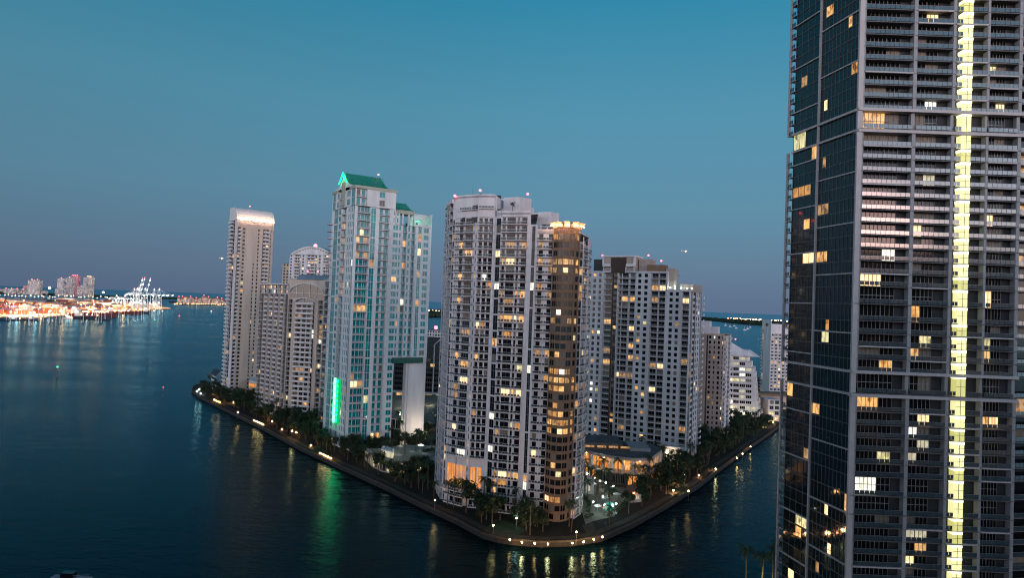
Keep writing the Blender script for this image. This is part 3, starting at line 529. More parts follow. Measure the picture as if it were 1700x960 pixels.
# brown bow
nt0 = nfl(zB); ROWS = dict(rows=[nt0-1-q for q in (0, 3, 4, 10, 16, 17, 18, 21, 22, 23, 31)])
for (i, (a, b)) in enumerate(zip(bow, bow[1:])):
    f = Fr(a, b); nf = nfl(zB)
    facade(B, f, LZ, nf, fh, [('w', f.L*.07, f.L*.93, ROWS)] if i < 4 else [('w', f.L*.3, f.L*.8, ROWS)], rs, px=False, wall='brown_wall', dark='glass_dark', lit=.16, sill=.55, head=.45, fm='brown_wall', cur=.12)
    f.box(wl, 0, f.L, LZ+nf*fh, zB+1.2, -.5, 0, 'brown_wall')
    co = B.m('cornice')      # flaring cornice with a row of lamps
    for j in range(5):
        d0, d1 = j*.35, (j+1)*.35; co.hexa([f.p(-.0, zB+1+j*.42, d0+.36), f.p(f.L, zB+1+j*.42, d0+.36), f.p(f.L, zB+1+j*.42, -.4), f.p(0, zB+1+j*.42, -.4), f.p(0, zB+1.42+j*.42, d1+.36), f.p(f.L, zB+1.42+j*.42, d1+.36), f.p(f.L, zB+1.42+j*.42, -.4), f.p(0, zB+1.42+j*.42, -.4)], 'beige_wall')
    for u in (.25, .75):
        l = MB(); c = f.p(f.L*u, zB+1.7, 2.0); l.ball(c, .17, 'lamp_warm'); B.item('cornice_lamp', l, c)
    if i % 2 == 0: lightbox(f.p(f.L*.5, zB+.4, 2.2), 90, (1, .68, .35), .3)
# right balcony stack with white frames
fr_ = Fr(bow[-1], rgt[1]); facade(B, fr_, LZ, nfl(zB)-1, fh, [('b', 961.5, 969.5, dict(out=1.3, doors=((.1, .9),)))], rs, lit=.16, py=472, **kw)
fr2_ = Fr(rgt[1], rgt[2]); facade(B, fr2_, LZ, nfl(zB)-1, fh, [('b', .5, 9, dict(out=1.6, doors=((.1, .4), (.6, .9))))], rs, lit=.22, px=False, **kw)
for k in range(0, nfl(zB)-1):
    z = LZ+k*fh
for (f, us) in ((fr_, (.2, fr_.L-.2)), (fr2_, (4.6, 9))):
    for u in us: f.box(B.m('balcony_frame'), u-.16, u+.16, LZ, LZ+(nfl(zB)-1)*fh+2, 1.12, 1.42, 'slab')
for f, us in ((Fr(W_[0], W_[1]), (.3,)), (Fr(W_[1], W_[2]), (.3, 4.5))):
    for u in us: f.box(B.m('balcony_frame'), u-.2, u+.2, LZ, LZ+nfl(zL)*fh, .4, .75, 'white_wall')
for i in (0, 1): f = Fr(W_[i], W_[i+1]); f.box(wl, 0, f.L, LZ+nfl(zL)*fh, LZ+nfl(zL)*fh+1.6, -.5, .8, 'white_wall')
plain(B, Fr(rgt[2], rgt[3]), LZ, z6-2, 'white_wall'); plain(B, Fr(rgt[3], (W_[0][0]+2, 296)), LZ, z6, 'white_wall'); plain(B, Fr((W_[0][0]+2, 296), W_[0]), LZ, zL, 'white_wall'); plain(B, Fr((W_[5][0], 285), (W_[0][0]+2, 296)), z6-1, zM, 'white_wall')
# tall amber hall windows low on the left
hw = B.m('hall_window')
for f, cells in ((fa_, ((.32, .60), (.68, .97))), (fb_, ((.02, .22), (.30, .52), (.60, .80))), (fc_, ((.12, .40), (.50, .76)))):
    f.box(wl, 0, f.L, 8.34, 17.85, -.5, -.3, 'white_wall')
    for a, b in cells: f.quad(hw, f.L*a, f.L*b, 9.4, 17.4, -.26, 'lit_orange'); f.box(hw, f.L*(a+b)/2-.06, f.L*(a+b)/2+.06, 9.4, 17.4, -.25, -.1, 'white_wall')
    f.box(wl, 0, f.L*.05, 8.34, 17.85, -.3, .4, 'white_wall')
tr = B.m('terrace'); tr.prism([fa_.p(0, 0, .1)[:2], fc_.p(0, 0, .1)[:2], fc_.p(fc_.L, 0, .1)[:2], fc_.p(fc_.L, 0, 4)[:2], fc_.p(0, 0, 4.6)[:2], fa_.p(2, 0, 4)[:2]], 8., 8.3, 'slab')
for f in (fb_, fc_): railing(tr, f, .2, f.L, 8.3, 4.2, 'dark')
B.plab['hall_window'] = 'tall amber-lit windows of the terrace hall'
# roof garden palm tub
B.done()
for p in ((755, 330, 266, 'left end'), (797, 321, 264, 'highest corner'), (876, 327, 267, 'square white box')):
    v = at(p[0], p[1], p[2]+3); lamp_red((v.x, v.y, v.z-1.2), 'red warning lamp over the %s of the wide white tower roof' % p[3])
def clutter(blds, seed):
    q = random.Random(seed)
    for (nm, x, y, z, n, w) in blds:
        for k in range(n):
            a, b = x+q.uniform(-w, w), y+q.uniform(0, w); s = q.uniform(.8, 2.2); B_ = Bld('roof_unit', 'small air-handling unit on the roof of the %s' % nm, 'air handler', (a, b, z), 'roof units of the %s' % nm)
            B_.m('casing').box(a-s, a+s, b-s*.7, b+s*.7, z, z+q.uniform(1., 2.2), 'frame_grey' if k % 2 else 'slab'); B_.m('fan_hood').bar((a, b, z+.9), (a, b, z+2.7), s*.45, 'charcoal', s*.4, 8); B_.done()
        a, b = x+q.uniform(-w*.5, w*.5), y+w*.5; B_ = Bld('antenna', 'thin whip antenna on the roof of the %s' % nm, 'antenna', (a, b, z)); B_.m('mast').bar((a, b, z), (a, b, z+q.uniform(6, 10)), .12, 'pole', .04); B_.m('base').box(a-.4, a+.4, b-.4, b+.4, z, z+.5, 'slab'); B_.done()
clutter([('wide white tower', -14, 272, 124.8, 4, 8), ('teal-glazed tower lower part', -58, 376, LZ+30*4.05+.1, 3, 4), ('beige arched block', -132, 442, LZ+29.2*3.12+.1, 3, 4)], 5)
# ------------------------------------------------------------------ F: grey tower with the brown central strip
rs = random.Random(16); fh = 3.22; F0, F1 = (42.5, 376.5), (93.4, 347.); F2 = (106.5, 371.)
B = Bld('apartment_tower', 'broad grey tower with small square windows and a dark brown central strip', 'apartment tower', (70, 375, LZ))
ff = Fr(F0, F1); uq = lambda px: ff.U(px, 525); nf = 28
zt = LZ+nf*fh; wk = dict(wall='grey_wall', py=525, rail='bar', lit=.11, fm='mullion', out_=.9, rec=1.3)
def sub(f, a, b): return Fr(f.p(a, 0)[:2], f.p(b, 0)[:2])
g1 = sub(ff, 0, uq(1055)); g2 = sub(ff, uq(1055), uq(1106)); g3 = sub(ff, uq(1106), ff.L)
facade(B, g1, LZ, 31, fh, [('w', 975.5, 979.5), ('w', 983.2, 987.6), ('w', 992.2, 996.6), ('b', 1001, 1014.6, dict(doors=((.1, .9),))), ('w', 1017.8, 1023, dict(wall='dark_brown')), ('W', 1014.8, 1017.6, dict(wall='dark_brown', d=.1)), ('b', 1024.5, 1053, dict(doors=((.04, .16), (.22, .55), (.68, .95))))], rs, **wk)
facade(B, g2, LZ, 31, fh, [('w', 1057.5, 1062.8), ('w', 1068, 1073.5), ('b', 1079, 1103.5, dict(doors=((.05, .45), (.56, .95))))], rs, **wk)
facade(B, g3, LZ, 28, fh, [('w', 1110.5, 1116), ('w', 1120.7, 1126), ('b', 1131.5, 1145, dict(doors=((.06, .94),)))], rs, **wk)
fsd = Fr(F1, F2); facade(B, fsd, LZ, 28, fh, [('b', 1.4, 6.0, dict(out=1.2, doors=((.1, .9),))), ('W', 7.3, 12.5, dict(wall='dark_brown', d=.1)), ('w', 14.5, 17), ('w', 19.5, 22), ('b', 24, fsd.L-.3, dict(out=1.8))], rs, wall='grey_wall', lit=.08, px=False, rail='solid')
fsd.box(B.m('wall'), 6.5, fsd.L, LZ+28*fh, LZ+28*fh+4.2, -7, 0, 'taupe_wall')
wl = B.m('wall'); z31 = LZ+31*fh
def blk(f, u0, u1, z0, z1, d0, d1, m, part='roof_block'): f.box(B.m(part), u0, u1, z0, z1, d0, d1, m)
u_ = ff.U
# crown over the brown strip
c0, c1 = u_(1001, 440), u_(1053.5, 440); facade(B, sub(ff, c0, c1), z31, 1, 3.3, [('b', .3, 4.6, dict(out=.8)), ('W', 5, 13.2, dict(wall='dark_brown', d=.12)), ('b', 13.6, 17.8, dict(out=.8))], rs, px=False, wall='grey_wall')
blk(ff, c0, c1, z31+3.3, z31+8.6, -1., -.2, 'taupe_wall'); blk(ff, c0+4.8, c1-4.8, z31+3.3, z31+8.4, -.2, .05, 'dark_brown'); blk(ff, c0-.3, c0+.6, z31+3.3, z31+8.7, -.8, .3, 'slab'); blk(ff, c1-.6, c1+.3, z31+3.3, z31+8.7, -.8, .3, 'slab')
blk(ff, c0-.5, c1+.5, z31+8.7, z31+9.5, -13, .6, 'slab'); blk(ff, c0+.2, c0+4.6, z31+3.3, z31+4.9, -.2, 1., 'slab'); blk(ff, c1-4.6, c1-.2, z31+3.3, z31+4.9, -.2, 1., 'slab')
blk(ff, c0, c1, z31, z31+8.6, -12.5, -1.1, 'taupe_wall')
blk(ff, c0-6.5, c0-.6, z31, z31+7.6, -10, -2.2, 'charcoal', 'plant_room'); blk(ff, c1+.6, c1+8, z31, z31+7.8, -12, -5, 'taupe_wall', 'plant_room#2'); blk(ff, c1+6, c1+16, z31, z31+4.6, -9, -3.5, 'brown_wall', 'plant_room#3'); blk(ff, c1+16.5, c1+21.5, LZ+28*fh, z31+2.8, -9, -3, 'taupe_wall', 'plant_room#4')
ff.box(wl, 0, uq(1106), z31, z31+.9, -.5, .02, 'grey_wall'); ff.box(wl, uq(1106)+.02, ff.L, LZ+28*fh, LZ+28*fh+.9, -.5, .02, 'grey_wall')
gp = Fr(g2.p(g2.L, 0, 0)[:2], g2.p(g2.L, 0, -14)[:2]); plain(B, gp, LZ+28*fh, z31+.9, 'white_wall')
bk0, bk1 = ff.p(0, 0, -24)[:2], ff.p(ff.L, 0, -24)[:2]
rf = B.m('roof'); rf.prism([F0, ff.p(uq(1106), 0)[:2], ff.p(uq(1106), 0, -24)[:2], bk0], z31-.2, z31+.02, 'roof_dark'); rf.prism([ff.p(uq(1106), 0)[:2], F1, F2, ff.p(uq(1106), 0, -27)[:2]], LZ+28*fh-.2, LZ+28*fh+.02, 'roof_dark')
plain(B, Fr(bk0, F0), LZ, z31, 'grey_wall'); plain(B, Fr(F2, bk0), LZ, LZ+28*fh, 'grey_wall')
# colonnade at the base of the near corner
for k in range(4): B.m('column#%d' % k).box(*(lambda c: (c[0]-.7, c[0]+.7, c[1]-.7, c[1]+.7))(ff.p(ff.L-13+k*4, 0, 3)), LZ, LZ+8, 'white_paint')
ff.box(B.m('canopy'), ff.L-14.5, ff.L+.8, LZ+8, LZ+9, .05, 4, 'slab')
for u in (1112, 1120, 1130, 1140, 1148):
    c = ff.p(ff.U(u, 480), zt+1.8, -.6); l = MB(); l.ball(c, .22, 'lamp_white'); B.item('terrace_lamp', l, c)
lightbox(ff.p(ff.U(1118, 480), zt+2.2, -4), 600, (.85, 1, .8)); lightbox(ff.p(ff.L-6, LZ+5, 6), 1500, (1, .75, .5)); B.done()
for u, z, d, s in ((c0-2.5, z31+7.6, -5, 'dark left plant room'), (c1+5, z31+7.8, -8, 'pinkish plant room'), (c1+13, z31+4.6, -6, 'low brown plant room')): p = ff.p(u, z, d); lamp_red(p, 'red warning lamp on the %s of the grey tower' % s)
# ------------------------------------------------------------------ G: narrow beige slab
rs = random.Random(17); B = Bld('apartment_tower', 'narrow beige tower with small windows behind the grey tower', 'apartment tower', (125, 425, LZ))
Ga, Gb, Gc = P2(1151, 600, 418), P2(1201, 600, 411), P2(1213, 600, 436)
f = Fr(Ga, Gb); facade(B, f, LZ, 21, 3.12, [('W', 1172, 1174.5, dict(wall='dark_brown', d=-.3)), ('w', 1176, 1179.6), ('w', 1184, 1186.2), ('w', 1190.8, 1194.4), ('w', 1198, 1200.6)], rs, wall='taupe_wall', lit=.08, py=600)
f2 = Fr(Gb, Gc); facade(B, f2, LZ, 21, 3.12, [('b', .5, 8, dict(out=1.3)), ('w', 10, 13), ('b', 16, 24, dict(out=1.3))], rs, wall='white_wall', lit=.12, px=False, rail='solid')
f.box(B.m('wall'), -.2, f.L+.2, LZ+21*3.12, LZ+21*3.12+1, -.5, .15, 'beige_wall'); bk = f.p(0, 0, -25)[:2]; plain(B, Fr(bk, Ga), LZ, 68, 'taupe_wall'); plain(B, Fr(Gc, bk), LZ, 68, 'taupe_wall'); B.m('roof').prism([Ga, Gb, Gc, bk], LZ+21*3.12-.1, LZ+21*3.12+.2, 'roof_dark')
f.box(B.m('penthouse'), f.U(1160, 545), f.U(1190, 545), 67.8, 72.5, -20, -9, 'white_wall'); f.box(B.m('penthouse'), f.U(1158, 545), f.U(1176, 545), 72.5, 76, -18, -10, 'white_wall'); B.done()
# ------------------------------------------------------------------ H: terraced white office
rs = random.Random(18); B = Bld('office_building', 'white terraced office building stepping down floor by floor, brightly lit inside', 'office building', (172, 500, LZ))
D = 492; fh = 4.0; a0 = P2(1197, 620, D)[0]
rights = [1269, 1262, 1258, 1256, 1254, 1253, 1252, 1251, 1250, 1248, 1243, 1238]
for k in range(12):
    z = LZ+k*fh; x1 = at(rights[k]+(4 if k < 1 else 0), 620, D).x
    f = Fr((a0, D+k*.35), (x1, D-6+k*.35)); facade(B, f, z, 1, fh, [('w', .8+j*4.4, .8+j*4.4+3.8, dict(warm=('lit_cream', 'lit_white', 'lit_cream', 'lit_olive', 'lit_bright'), lit=(2.2 if k in (7, 8, 9, 10, 11, 2, 1) else .45))) for j in range(int((f.L-1)/4.4))], rs, wall='white_wall', lit=.33, px=False, sill=1.2, head=.5, fm='white_paint', cur=.05)
    f2 = Fr((x1, D-6+k*.35), (x1+8, D+14)); facade(B, f2, z, 1, fh, [('w', 1+j*4.4, 4.6+j*4.4) for j in range(4)], rs, wall='white_wall', lit=.5, px=False, sill=1.2, head=.5, fm='white_paint')
    B.m('terrace').prism([(a0, D+k*.35), (x1, D-6+k*.35), (x1+8, D+14), (x1+8, D+30), (a0, D+30)], z+fh-.35, z+fh-.02, 'slab')
z = LZ+12*fh; sk_ = B.m('roof_slope'); x0, x1 = a0, at(1252, 600, D).x; xm = at(1234, 590, D).x
sk_.hexa([(x0, D+1, z), (x1, D-4, z), (x1, D+22, z), (x0, D+22, z), (x0, D+6, z+9.5), (xm-7, D+6, z+9.5), (xm-7, D+20, z+9.5), (x0, D+20, z+9.5)], 'white_wall')
sk_.hexa([(xm, D-3, z+.1), (x1+3, D-4.5, z+.1), (x1+4, D+20, z+.1), (xm, D+20, z+.1), (xm+1, D+3, z+4.6), (x1-2, D+2, z+4.6), (x1-2, D+16, z+4.6), (xm+1, D+16, z+4.6)], 'white_wall')
for f in (Fr((x1+13, D+4), (x1+22, D+4)),): facade(B, f, LZ, 4, 4, [('w', 1, 4), ('w', 5, 8)], rs, wall='cool_wall', lit=.5, px=False)
B.m('annex').box(x1+13, x1+22, D+4.5, D+20, LZ, LZ+16.2, 'grey_wall'); B.done(); lamp_red((x0+14, D+12, z+9.5), 'red warning lamp on the sloping roof of the terraced office')
lightbox((x1-10, D-12, 8), 1600, (1, .85, .5)); lightbox((a0+8, D-12, 7), 2500, (1, .85, .5))
# ------------------------------------------------------------------ I: white waterfront hotel
rs = random.Random(19); B = Bld('hotel', 'white gridded hotel slab with an oval emblem, partly behind the near glass tower', 'hotel', (240, 610, LZ))
D = 612; I0, I1, I2 = P2(1264.5, 580, D+10), P2(1279, 580, D-6), P2(1345, 580, D-2)
f = Fr(I0, I1); facade(B, f, LZ, 22, 3.1, [('b', .4, 3.0, dict(out=1.4, lit=3))], rs, wall='cool_wall', lit=.2, px=False, rail='solid'); f.box(B.m('wall'), 0, f.L, LZ+22*3.1, 76.5, -.5, .1, 'cool_wall')
f2 = Fr(I1, I2); facade(B, f2, LZ, 20, 3.1, [('b', .6+j*3.6, 3.7+j*3.6, dict(out=.3, rec=.8, doors=((.2, .8),))) for j in range(int(f2.L/3.6))], rs, wall='white_wall', lit=.16, px=False, rail='solid')
f2.box(B.m('wall'), 0, f2.L, LZ+62, 73, -9, -1.5, 'white_wall'); f2.box(B.m('roof'), 0, f2.L, LZ+62, LZ+62.4, -16, .2, 'slab')
em = B.m('emblem'); n = 20; cu, cz = f.L*.55, 72.; em.poly([f.p(cu+2.6*math.cos(2*PI*i/n), cz+1.5*math.sin(2*PI*i/n), .14) for i in range(n)], 'roof_dark'); em.poly([f.p(cu+1.9*math.cos(2*PI*i/n), cz+.9*math.sin(2*PI*i/n), .18) for i in range(n)], 'brown_wall')
plain(B, Fr((I0[0]+14, I0[1]+18), I0), LZ, 70, 'white_wall'); plain(B, Fr(I2, (I0[0]+14, I0[1]+18)), LZ, 70, 'white_wall')
B.done()
# low brown-roofed pavilion in front of the hotel
B = Bld('pavilion', 'low brown-roofed pavilion in front of the white hotel, above the trees', 'pavilion', (232, 560, LZ)); B.m('wall').box(208, 262, 560, 574, LZ, LZ+11, 'beige_wall'); B.m('roof').box(206, 264, 558, 576, LZ+11.02, LZ+13, 'brown_wall')
for k in range(6): l = MB(); l.box(211+k*8, 216+k*8, 559.7, 559.95, LZ+4, LZ+8, 'lit_warm'); B.item('window', l, (211+k*8, 559, 8))
B.done()
# ------------------------------------------------------------------ dark glass office behind, seen between towers
rs = random.Random(20); B = Bld('office_building', 'dark glass office block with a pale edge frame, seen between the two big white towers', 'office building', (-75, 530, LZ))
f = Fr(P2(655, 600, 528), P2(751, 600, 520)); facade(B, f, LZ, 13, 3.9, [('w', .8+j*3.6, 4.2+j*3.6) for j in range(int(f.L/3.6)-1)], rs, wall='charcoal', lit=.07, px=False, sill=1.1, head=.3, cur=.02)
pf = B.m('edge_frame'); uu = f.U(719, 620); f.box(pf, uu, uu+.7, LZ, LZ+46, .02, .6, 'slab'); pf.bar(f.p(uu+.3, LZ+46, .3), f.p(f.U(738, 600), LZ+54, .3), .4, 'slab'); f.box(pf, 0, f.L, LZ+50.8, LZ+52, -.6, .3, 'roof_dark')
B.m('roof').prism([f.p(0, 0)[:2], f.p(f.L, 0)[:2], f.p(f.L, 0, -24)[:2], f.p(0, 0, -24)[:2]], LZ+50, LZ+50.7, 'roof_dark'); plain(B, Fr(f.p(f.L, 0)[:2], f.p(f.L, 0, -24)[:2]), LZ, 52, 'charcoal')
facade(B, Fr(f.p(0, 0, 5)[:2], f.p(f.L, 0, 5)[:2]), LZ, 2, 4, [('w', 1+j*3.6, 4+j*3.6, dict(lit=8)) for j in range(11)], rs, wall='white_wall', lit=.12, px=False); f.box(B.m('canopy'), 0, f.L, LZ+8, LZ+8.6, .61, 5.2, 'slab')
B.done(); lightbox(f.p(f.U(722, 600), LZ+4, 14), 4000, (.8, 1, .7))
B = Bld('apartment_block', 'small lilac block with a red rooftop lamp, far behind the dark glass office', 'apartment block', (-75, 700, LZ)); f = Fr(P2(708, 560, 700), P2(744, 560, 695)); facade(B, f, LZ, 15, 3.3, [('w', .6+j*3., 2.4+j*3.) for j in range(7)], rs, wall='white_wall', px=False, lit=.08); f.box(B.m('roof'), 0, f.L, LZ+49.5, LZ+50, -14, 0, 'roof_dark'); B.done(); c = f.p(f.L*.35, 0, -5); lamp_red((c[0], c[1], LZ+50), 'red warning lamp on the small lilac block')
# ------------------------------------------------------------------ J: near glass tower
rs = random.Random(21)
J1 = P2(1418, 525, 157.); J0 = (J1[0]-.2*27.2, J1[1]+27.2); J2 = P2(1689.5, 525, 156.6); J3 = P2(1800, 525, 160.)
B = Bld('residential_tower', 'near dark glass tower with pale grid frames and a glowing yellow vertical strip', 'apartment tower', (J1[0]+16, 175, LZ))
fh = 3.05; f = Fr(J1, J2); base = LZ
tallz = [(64.0, 69.0), (40.0, 44.4), (35.6, 40.0), (127.0, 131.6), (85.2, 89.4)]   # double-height storeys, recessed behind a ring beam
# list storeys bottom-up
st = []; z = base
tz = sorted(tallz)
while z < 196:
    t = [q for q in tz if z-.6*fh < q[0]+.01 <= z+fh*1.5 and q not in [s[2] for s in st]]
    if t and z+fh*.6 > t[0][0]:
        if st: st[-1] = (st[-1][0], t[0][0], st[-1][2])
        st.append((t[0][0], t[0][1], t[0])); z = t[0][1]; continue
    st.append((z, z+fh, None)); z += fh
bays = [(f.U(a, 525), f.U(b, 525)) for a, b in ((1426, 1507), (1513, 1573), (1578, 1631), (1635, 1684))]
piers = [(0, bays[0][0])]+[(bays[i][1], bays[i+1][0]) for i in range(3)]+[(bays[3][1], f.L)]
wl = B.m('wall'); REC = 1.7
sx = (f.U(1589.6, 525), f.U(1605.2, 525))
lit_set = {}
for i, (a, b) in enumerate(piers):
    for (zz, zt_, t) in st:
        f.box(wl, a, b, zz, zt_, -REC if not t else -REC, (-.5 if t and t[0] in (64.0, 127.0) else 0.), 'frame_grey' if i != 3 else 'frame_grey')
f.box(B.m('wall'), 0, f.L, base, 196, -REC-.6, -REC-.3, 'bay_wall')
for si, (zz, zt_, t) in enumerate(st):
    h = zt_-zz; mb = MB(); f.box(mb, 0, f.L, zz-.02, zz+.18, -REC-.3, .0 if not t else .25, 'slab_edge')
    if t and t[0] in (64.0, 127.0):
        f.box(mb, -.3, f.L+.3, zz-.75, zz-.03, -REC, .5, 'pale_frame'); f.box(mb, -.3, f.L+.3, zt_-.25, zt_+.45, -REC, .5, 'pale_frame')
    B.item('floor_slab', mb, f.p(f.L/2, zz))
    for bi, (a, b) in enumerate(bays):
        w = b-a; z0, z1 = zz+.26, zt_-.03
        railm = MB(); rd_ = -.05 if not t else .1
        if bi == 2: railing(railm, f, a+.02, sx[0]-.05, zz+.25, rd_, 'glass'); railing(railm, f, sx[1]+.05, b-.02, zz+.25, rd_, 'glass')
        else: railing(railm, f, a+.02, b-.02, zz+.25, rd_, 'glass')
        if not t and rs.random() < .24: f.box(railm, a, b, zz-.08, zz+.26, -.3, .16, 'pale_frame')
        B.item('balcony_rail', railm, f.p((a+b)/2, zz))
        if bi == 2: continue
        nw = .74 if bi == 0 else .66; left = rs.random(); pl = .10 if zz > 100 else .13
        groups = ((0, .52), (.52, .8)) if bi == 0 else ((0, .36), (.36, .70)) if bi == 1 else ((.05, .40), (.40, .72))
        for ga, gb_ in groups:
            r = rs.random(); low = zz < 95
            gm = rs.choice(('lit_cream', 'lit_warm', 'lit_bright', 'lit_white', 'lit_dim', 'lit_cream', 'lit_olive')) if r < pl else ('curtain' if r < pl+(.06 if low else .16) else 'glass_dark')
            mb = MB(); ua, ub = a+w*ga+.05, a+w*gb_-.02; fm_ = MB(); f.quad(mb, ua, ub, z0, z1, -REC-.27, gm); n = max(3, round((ub-ua)/.95))
            for k in range(n+1):
                uc = ua+(ub-ua)*k/n; f.box(fm_, uc-.045, uc+.045, z0, z1, -REC-.26, -REC-.16, 'mullion_pale')
            if t:
                f.box(mb, ua, ub, (z0+z1)/2-.06, (z0+z1)/2+.08, -REC-.155, -REC-.08, 'mullion_pale')
            B.item('window', mb, f.p((ua+ub)/2, zz), ('window_frame', fm_))
    # the light strip, one panel per storey
    mb = MB(); a, b = sx; f.box(mb, a, b, zz+.12, zt_-.7, -REC-.2, .04, rs.choice(('strip_panel', 'strip_panel', 'strip_panel_dim', 'strip_panel_pale'))); f.box(mb, a-.08, b+.08, zt_-.69, zt_-.03, -REC-.2, .06, 'strip_head'); f.box(mb, (a+b)/2-.05, (a+b)/2+.05, zz+.12, zt_-.7, .045, .10, 'mullion'); f.box(mb, a, b, (zz+zt_)/2-.05, (zz+zt_)/2+.03, .045, .09, 'mullion'); B.item('light_panel', mb, f.p((a+b)/2, zz))
# right-hand set-back wing
f3 = Fr((J2[0]+.02, J2[1]+2.6), (J3[0], J3[1]+2.8)); wr = B.m('wall'); f3.box(wr, 0, f3.L, base, 196, -1, -.6, 'bay_wall')
for (zz, zt_, t) in st:
    mb = MB(); f3.box(mb, 0, f3.L, zz-.02, zz+.24, -.6, 1.4, 'slab_edge'); B.item('floor_slab', mb, f3.p(5, zz)); mb = MB(); railing(mb, f3, 0, f3.L, zz+.25, 1.35, 'glass'); B.item('balcony_rail', mb, f3.p(5, zz))
    mb = MB(); f3.quad(mb, .3, 9, zz+.3, zt_-.1, -.55, rs.choice(['glass_dark']*7+['lit_dim', 'curtain'])); B.item('window', mb, f3.p(5, zz))
# dark curtain-wall face
g = Fr(J0, J1); um = g.U(1351, 525); gl = []
B.m('wall').box(J1[0]+1.2, J2[0]-.4, J1[1]+2.5, J1[1]+26, base, 196, 'charcoal')
e0 = 2.2    # open balcony strip at the far left edge
def frame(u0, u1, z0_, z1_, d=.35): mb = MB(); g.box(mb, u0, u1, z0_, z1_, -.25, d, 'pale_frame'); return mb
B.m('edge_frame').join(frame(um-.25, um+.25, base, 196)); B.m('edge_frame').join(frame(g.L-.5, g.L+.02, base, 196, .3)); f.box(B.m('edge_frame'), -.4, .75, base, 196, -.6, .12, 'pale_frame')
nb = 0
for bi, (a, b) in enumerate(((e0, um-.25), (um+.25, g.L-.5))):
    npan = 4 if bi == 0 else 10; w = (b-a)/npan
    for si, (zz, zt_, t) in enumerate(st):
        mb = MB(); k = 0; r = rs.random(); li = rs.randrange(npan) if r < .26 else -9; ln = rs.choice((1, 1, 2, 3)); lm = rs.choice(('lit_warm', 'lit_bright', 'lit_amber', 'lit_olive', 'lit_warm', 'lit_dim', 'lit_bright', 'lit_dim'))
        g.quad(mb, a, b, zz+.02, zt_-.02, -.2, 'glass_tower')
        for k in range(npan+1): g.box(mb, a+k*w-.045, a+k*w+.045, zz, zt_, -.195, -.08, 'mullion')
        g.box(mb, a, b, zz-.08, zz+.10, -.19, -.05, 'mullion')
        if k and rs.random() < .3: kk = rs.randrange(npan-1); g.box(mb, a+kk*w, a+(kk+1)*w, zz+1.3, zz+1.38, -.195, -.09, 'mullion')
        if li >= 0:
            x0 = a+li*w; x1 = min(b, x0+w*ln); g.quad(mb, x0+.06, x1-.06, zz+.35, zt_-.1, -.17, lm)
        B.item('window', mb, g.p((a+b)/2, zz))
        if t and t[0] in (64.0, 127.0): B.m('ring_beam').join(frame(a-.2, b+.2, zt_-.2, zt_+.4, .45)); B.m('ring_beam').join(frame(a-.2, b+.2, zz-.5, zz-.0, .45))
        elif (si+bi*2) % 4 == 1: B.m('ring_beam').join(frame(a-.2, b+.2, zz-.12, zz+.2, .18))
for (zz, zt_, t) in st:
    if t and t[0] in (64.0, 127.0): continue
    B.m('edge_frame').join(frame(-.1, .35, zz, zt_, .5))
    mb = MB(); g.box(mb, .35, e0, zz-.05, zz+.2, -2.5, .3, 'frame_grey'); railing(mb, g, .36, e0-.02, zz+.2, .25, 'glass'); B.item('balcony', mb, g.p(1, zz))
rb = B.m('wall'); g.box(rb, e0-.3, e0, base, 196, -14, -.2, 'bay_wall')
B.m('roof').prism([J0, J1, J2, (J2[0], J0[1])], 195.9, 196.6, 'roof_dark'); B.plab['light_panel'] = 'glowing yellow-white panel of the vertical light strip'
B.done()
for k in range(14):
    zz = 24+k*11.5; lightbox(f.p((sx[0]+sx[1])/2, zz, .6), 30, (1, .93, .35), .4)
# ------------------------------------------------------------------ downtown blocks added out of view behind the viewpoint: they shade the lower storeys and show in the glass
for i, (x0, x1, y1, y0, h, lab) in enumerate([(-330, -215, -90, -130, 128, 'dark downtown block added unseen behind the viewpoint for shade, mirrored low in the leftmost windows'), (-165, -45, -70, -120, 138, 'dark downtown block added unseen behind the viewpoint for shade, mirrored in the middle of the island glass'), (20, 130, -85, -140, 134, 'dark downtown block added unseen behind the viewpoint for shade, mirrored in the near tower rails'), (185, 330, -60, -120, 120, 'dark downtown block added unseen behind the viewpoint for shade, mirrored at the right of the near tower')]):
    rs = random.Random(50+i); B = Bld('office_building', lab, 'office building', ((x0+x1)/2, y1, LZ)); B.m('wall').box(x0, x1, y0, y1, LZ, h, 'charcoal'); B.m('roof').box(x0+.5, x1-.5, y0+.5, y1-.5, h+.01, h+1.5, 'roof_dark')
    f = Fr((x1, y1), (x0, y1)); mb = MB(); n = int(f.L/5)
    for k in range(int(h/4)-1):
        for j in range(n):
            if rs.random() < .22: mb.poly([f.p(j*5+1, 4+k*4, .06), f.p(j*5+4.4, 4+k*4, .06), f.p(j*5+4.4, 6.6+k*4, .06), f.p(j*5+1, 6.6+k*4, .06)], rs.choice(('lit_warm', 'lit_dim', 'lit_white', 'lit_orange')))
    o = mb.build('window', B.root, B.o); tag(o, kind='stuff'); B.done()
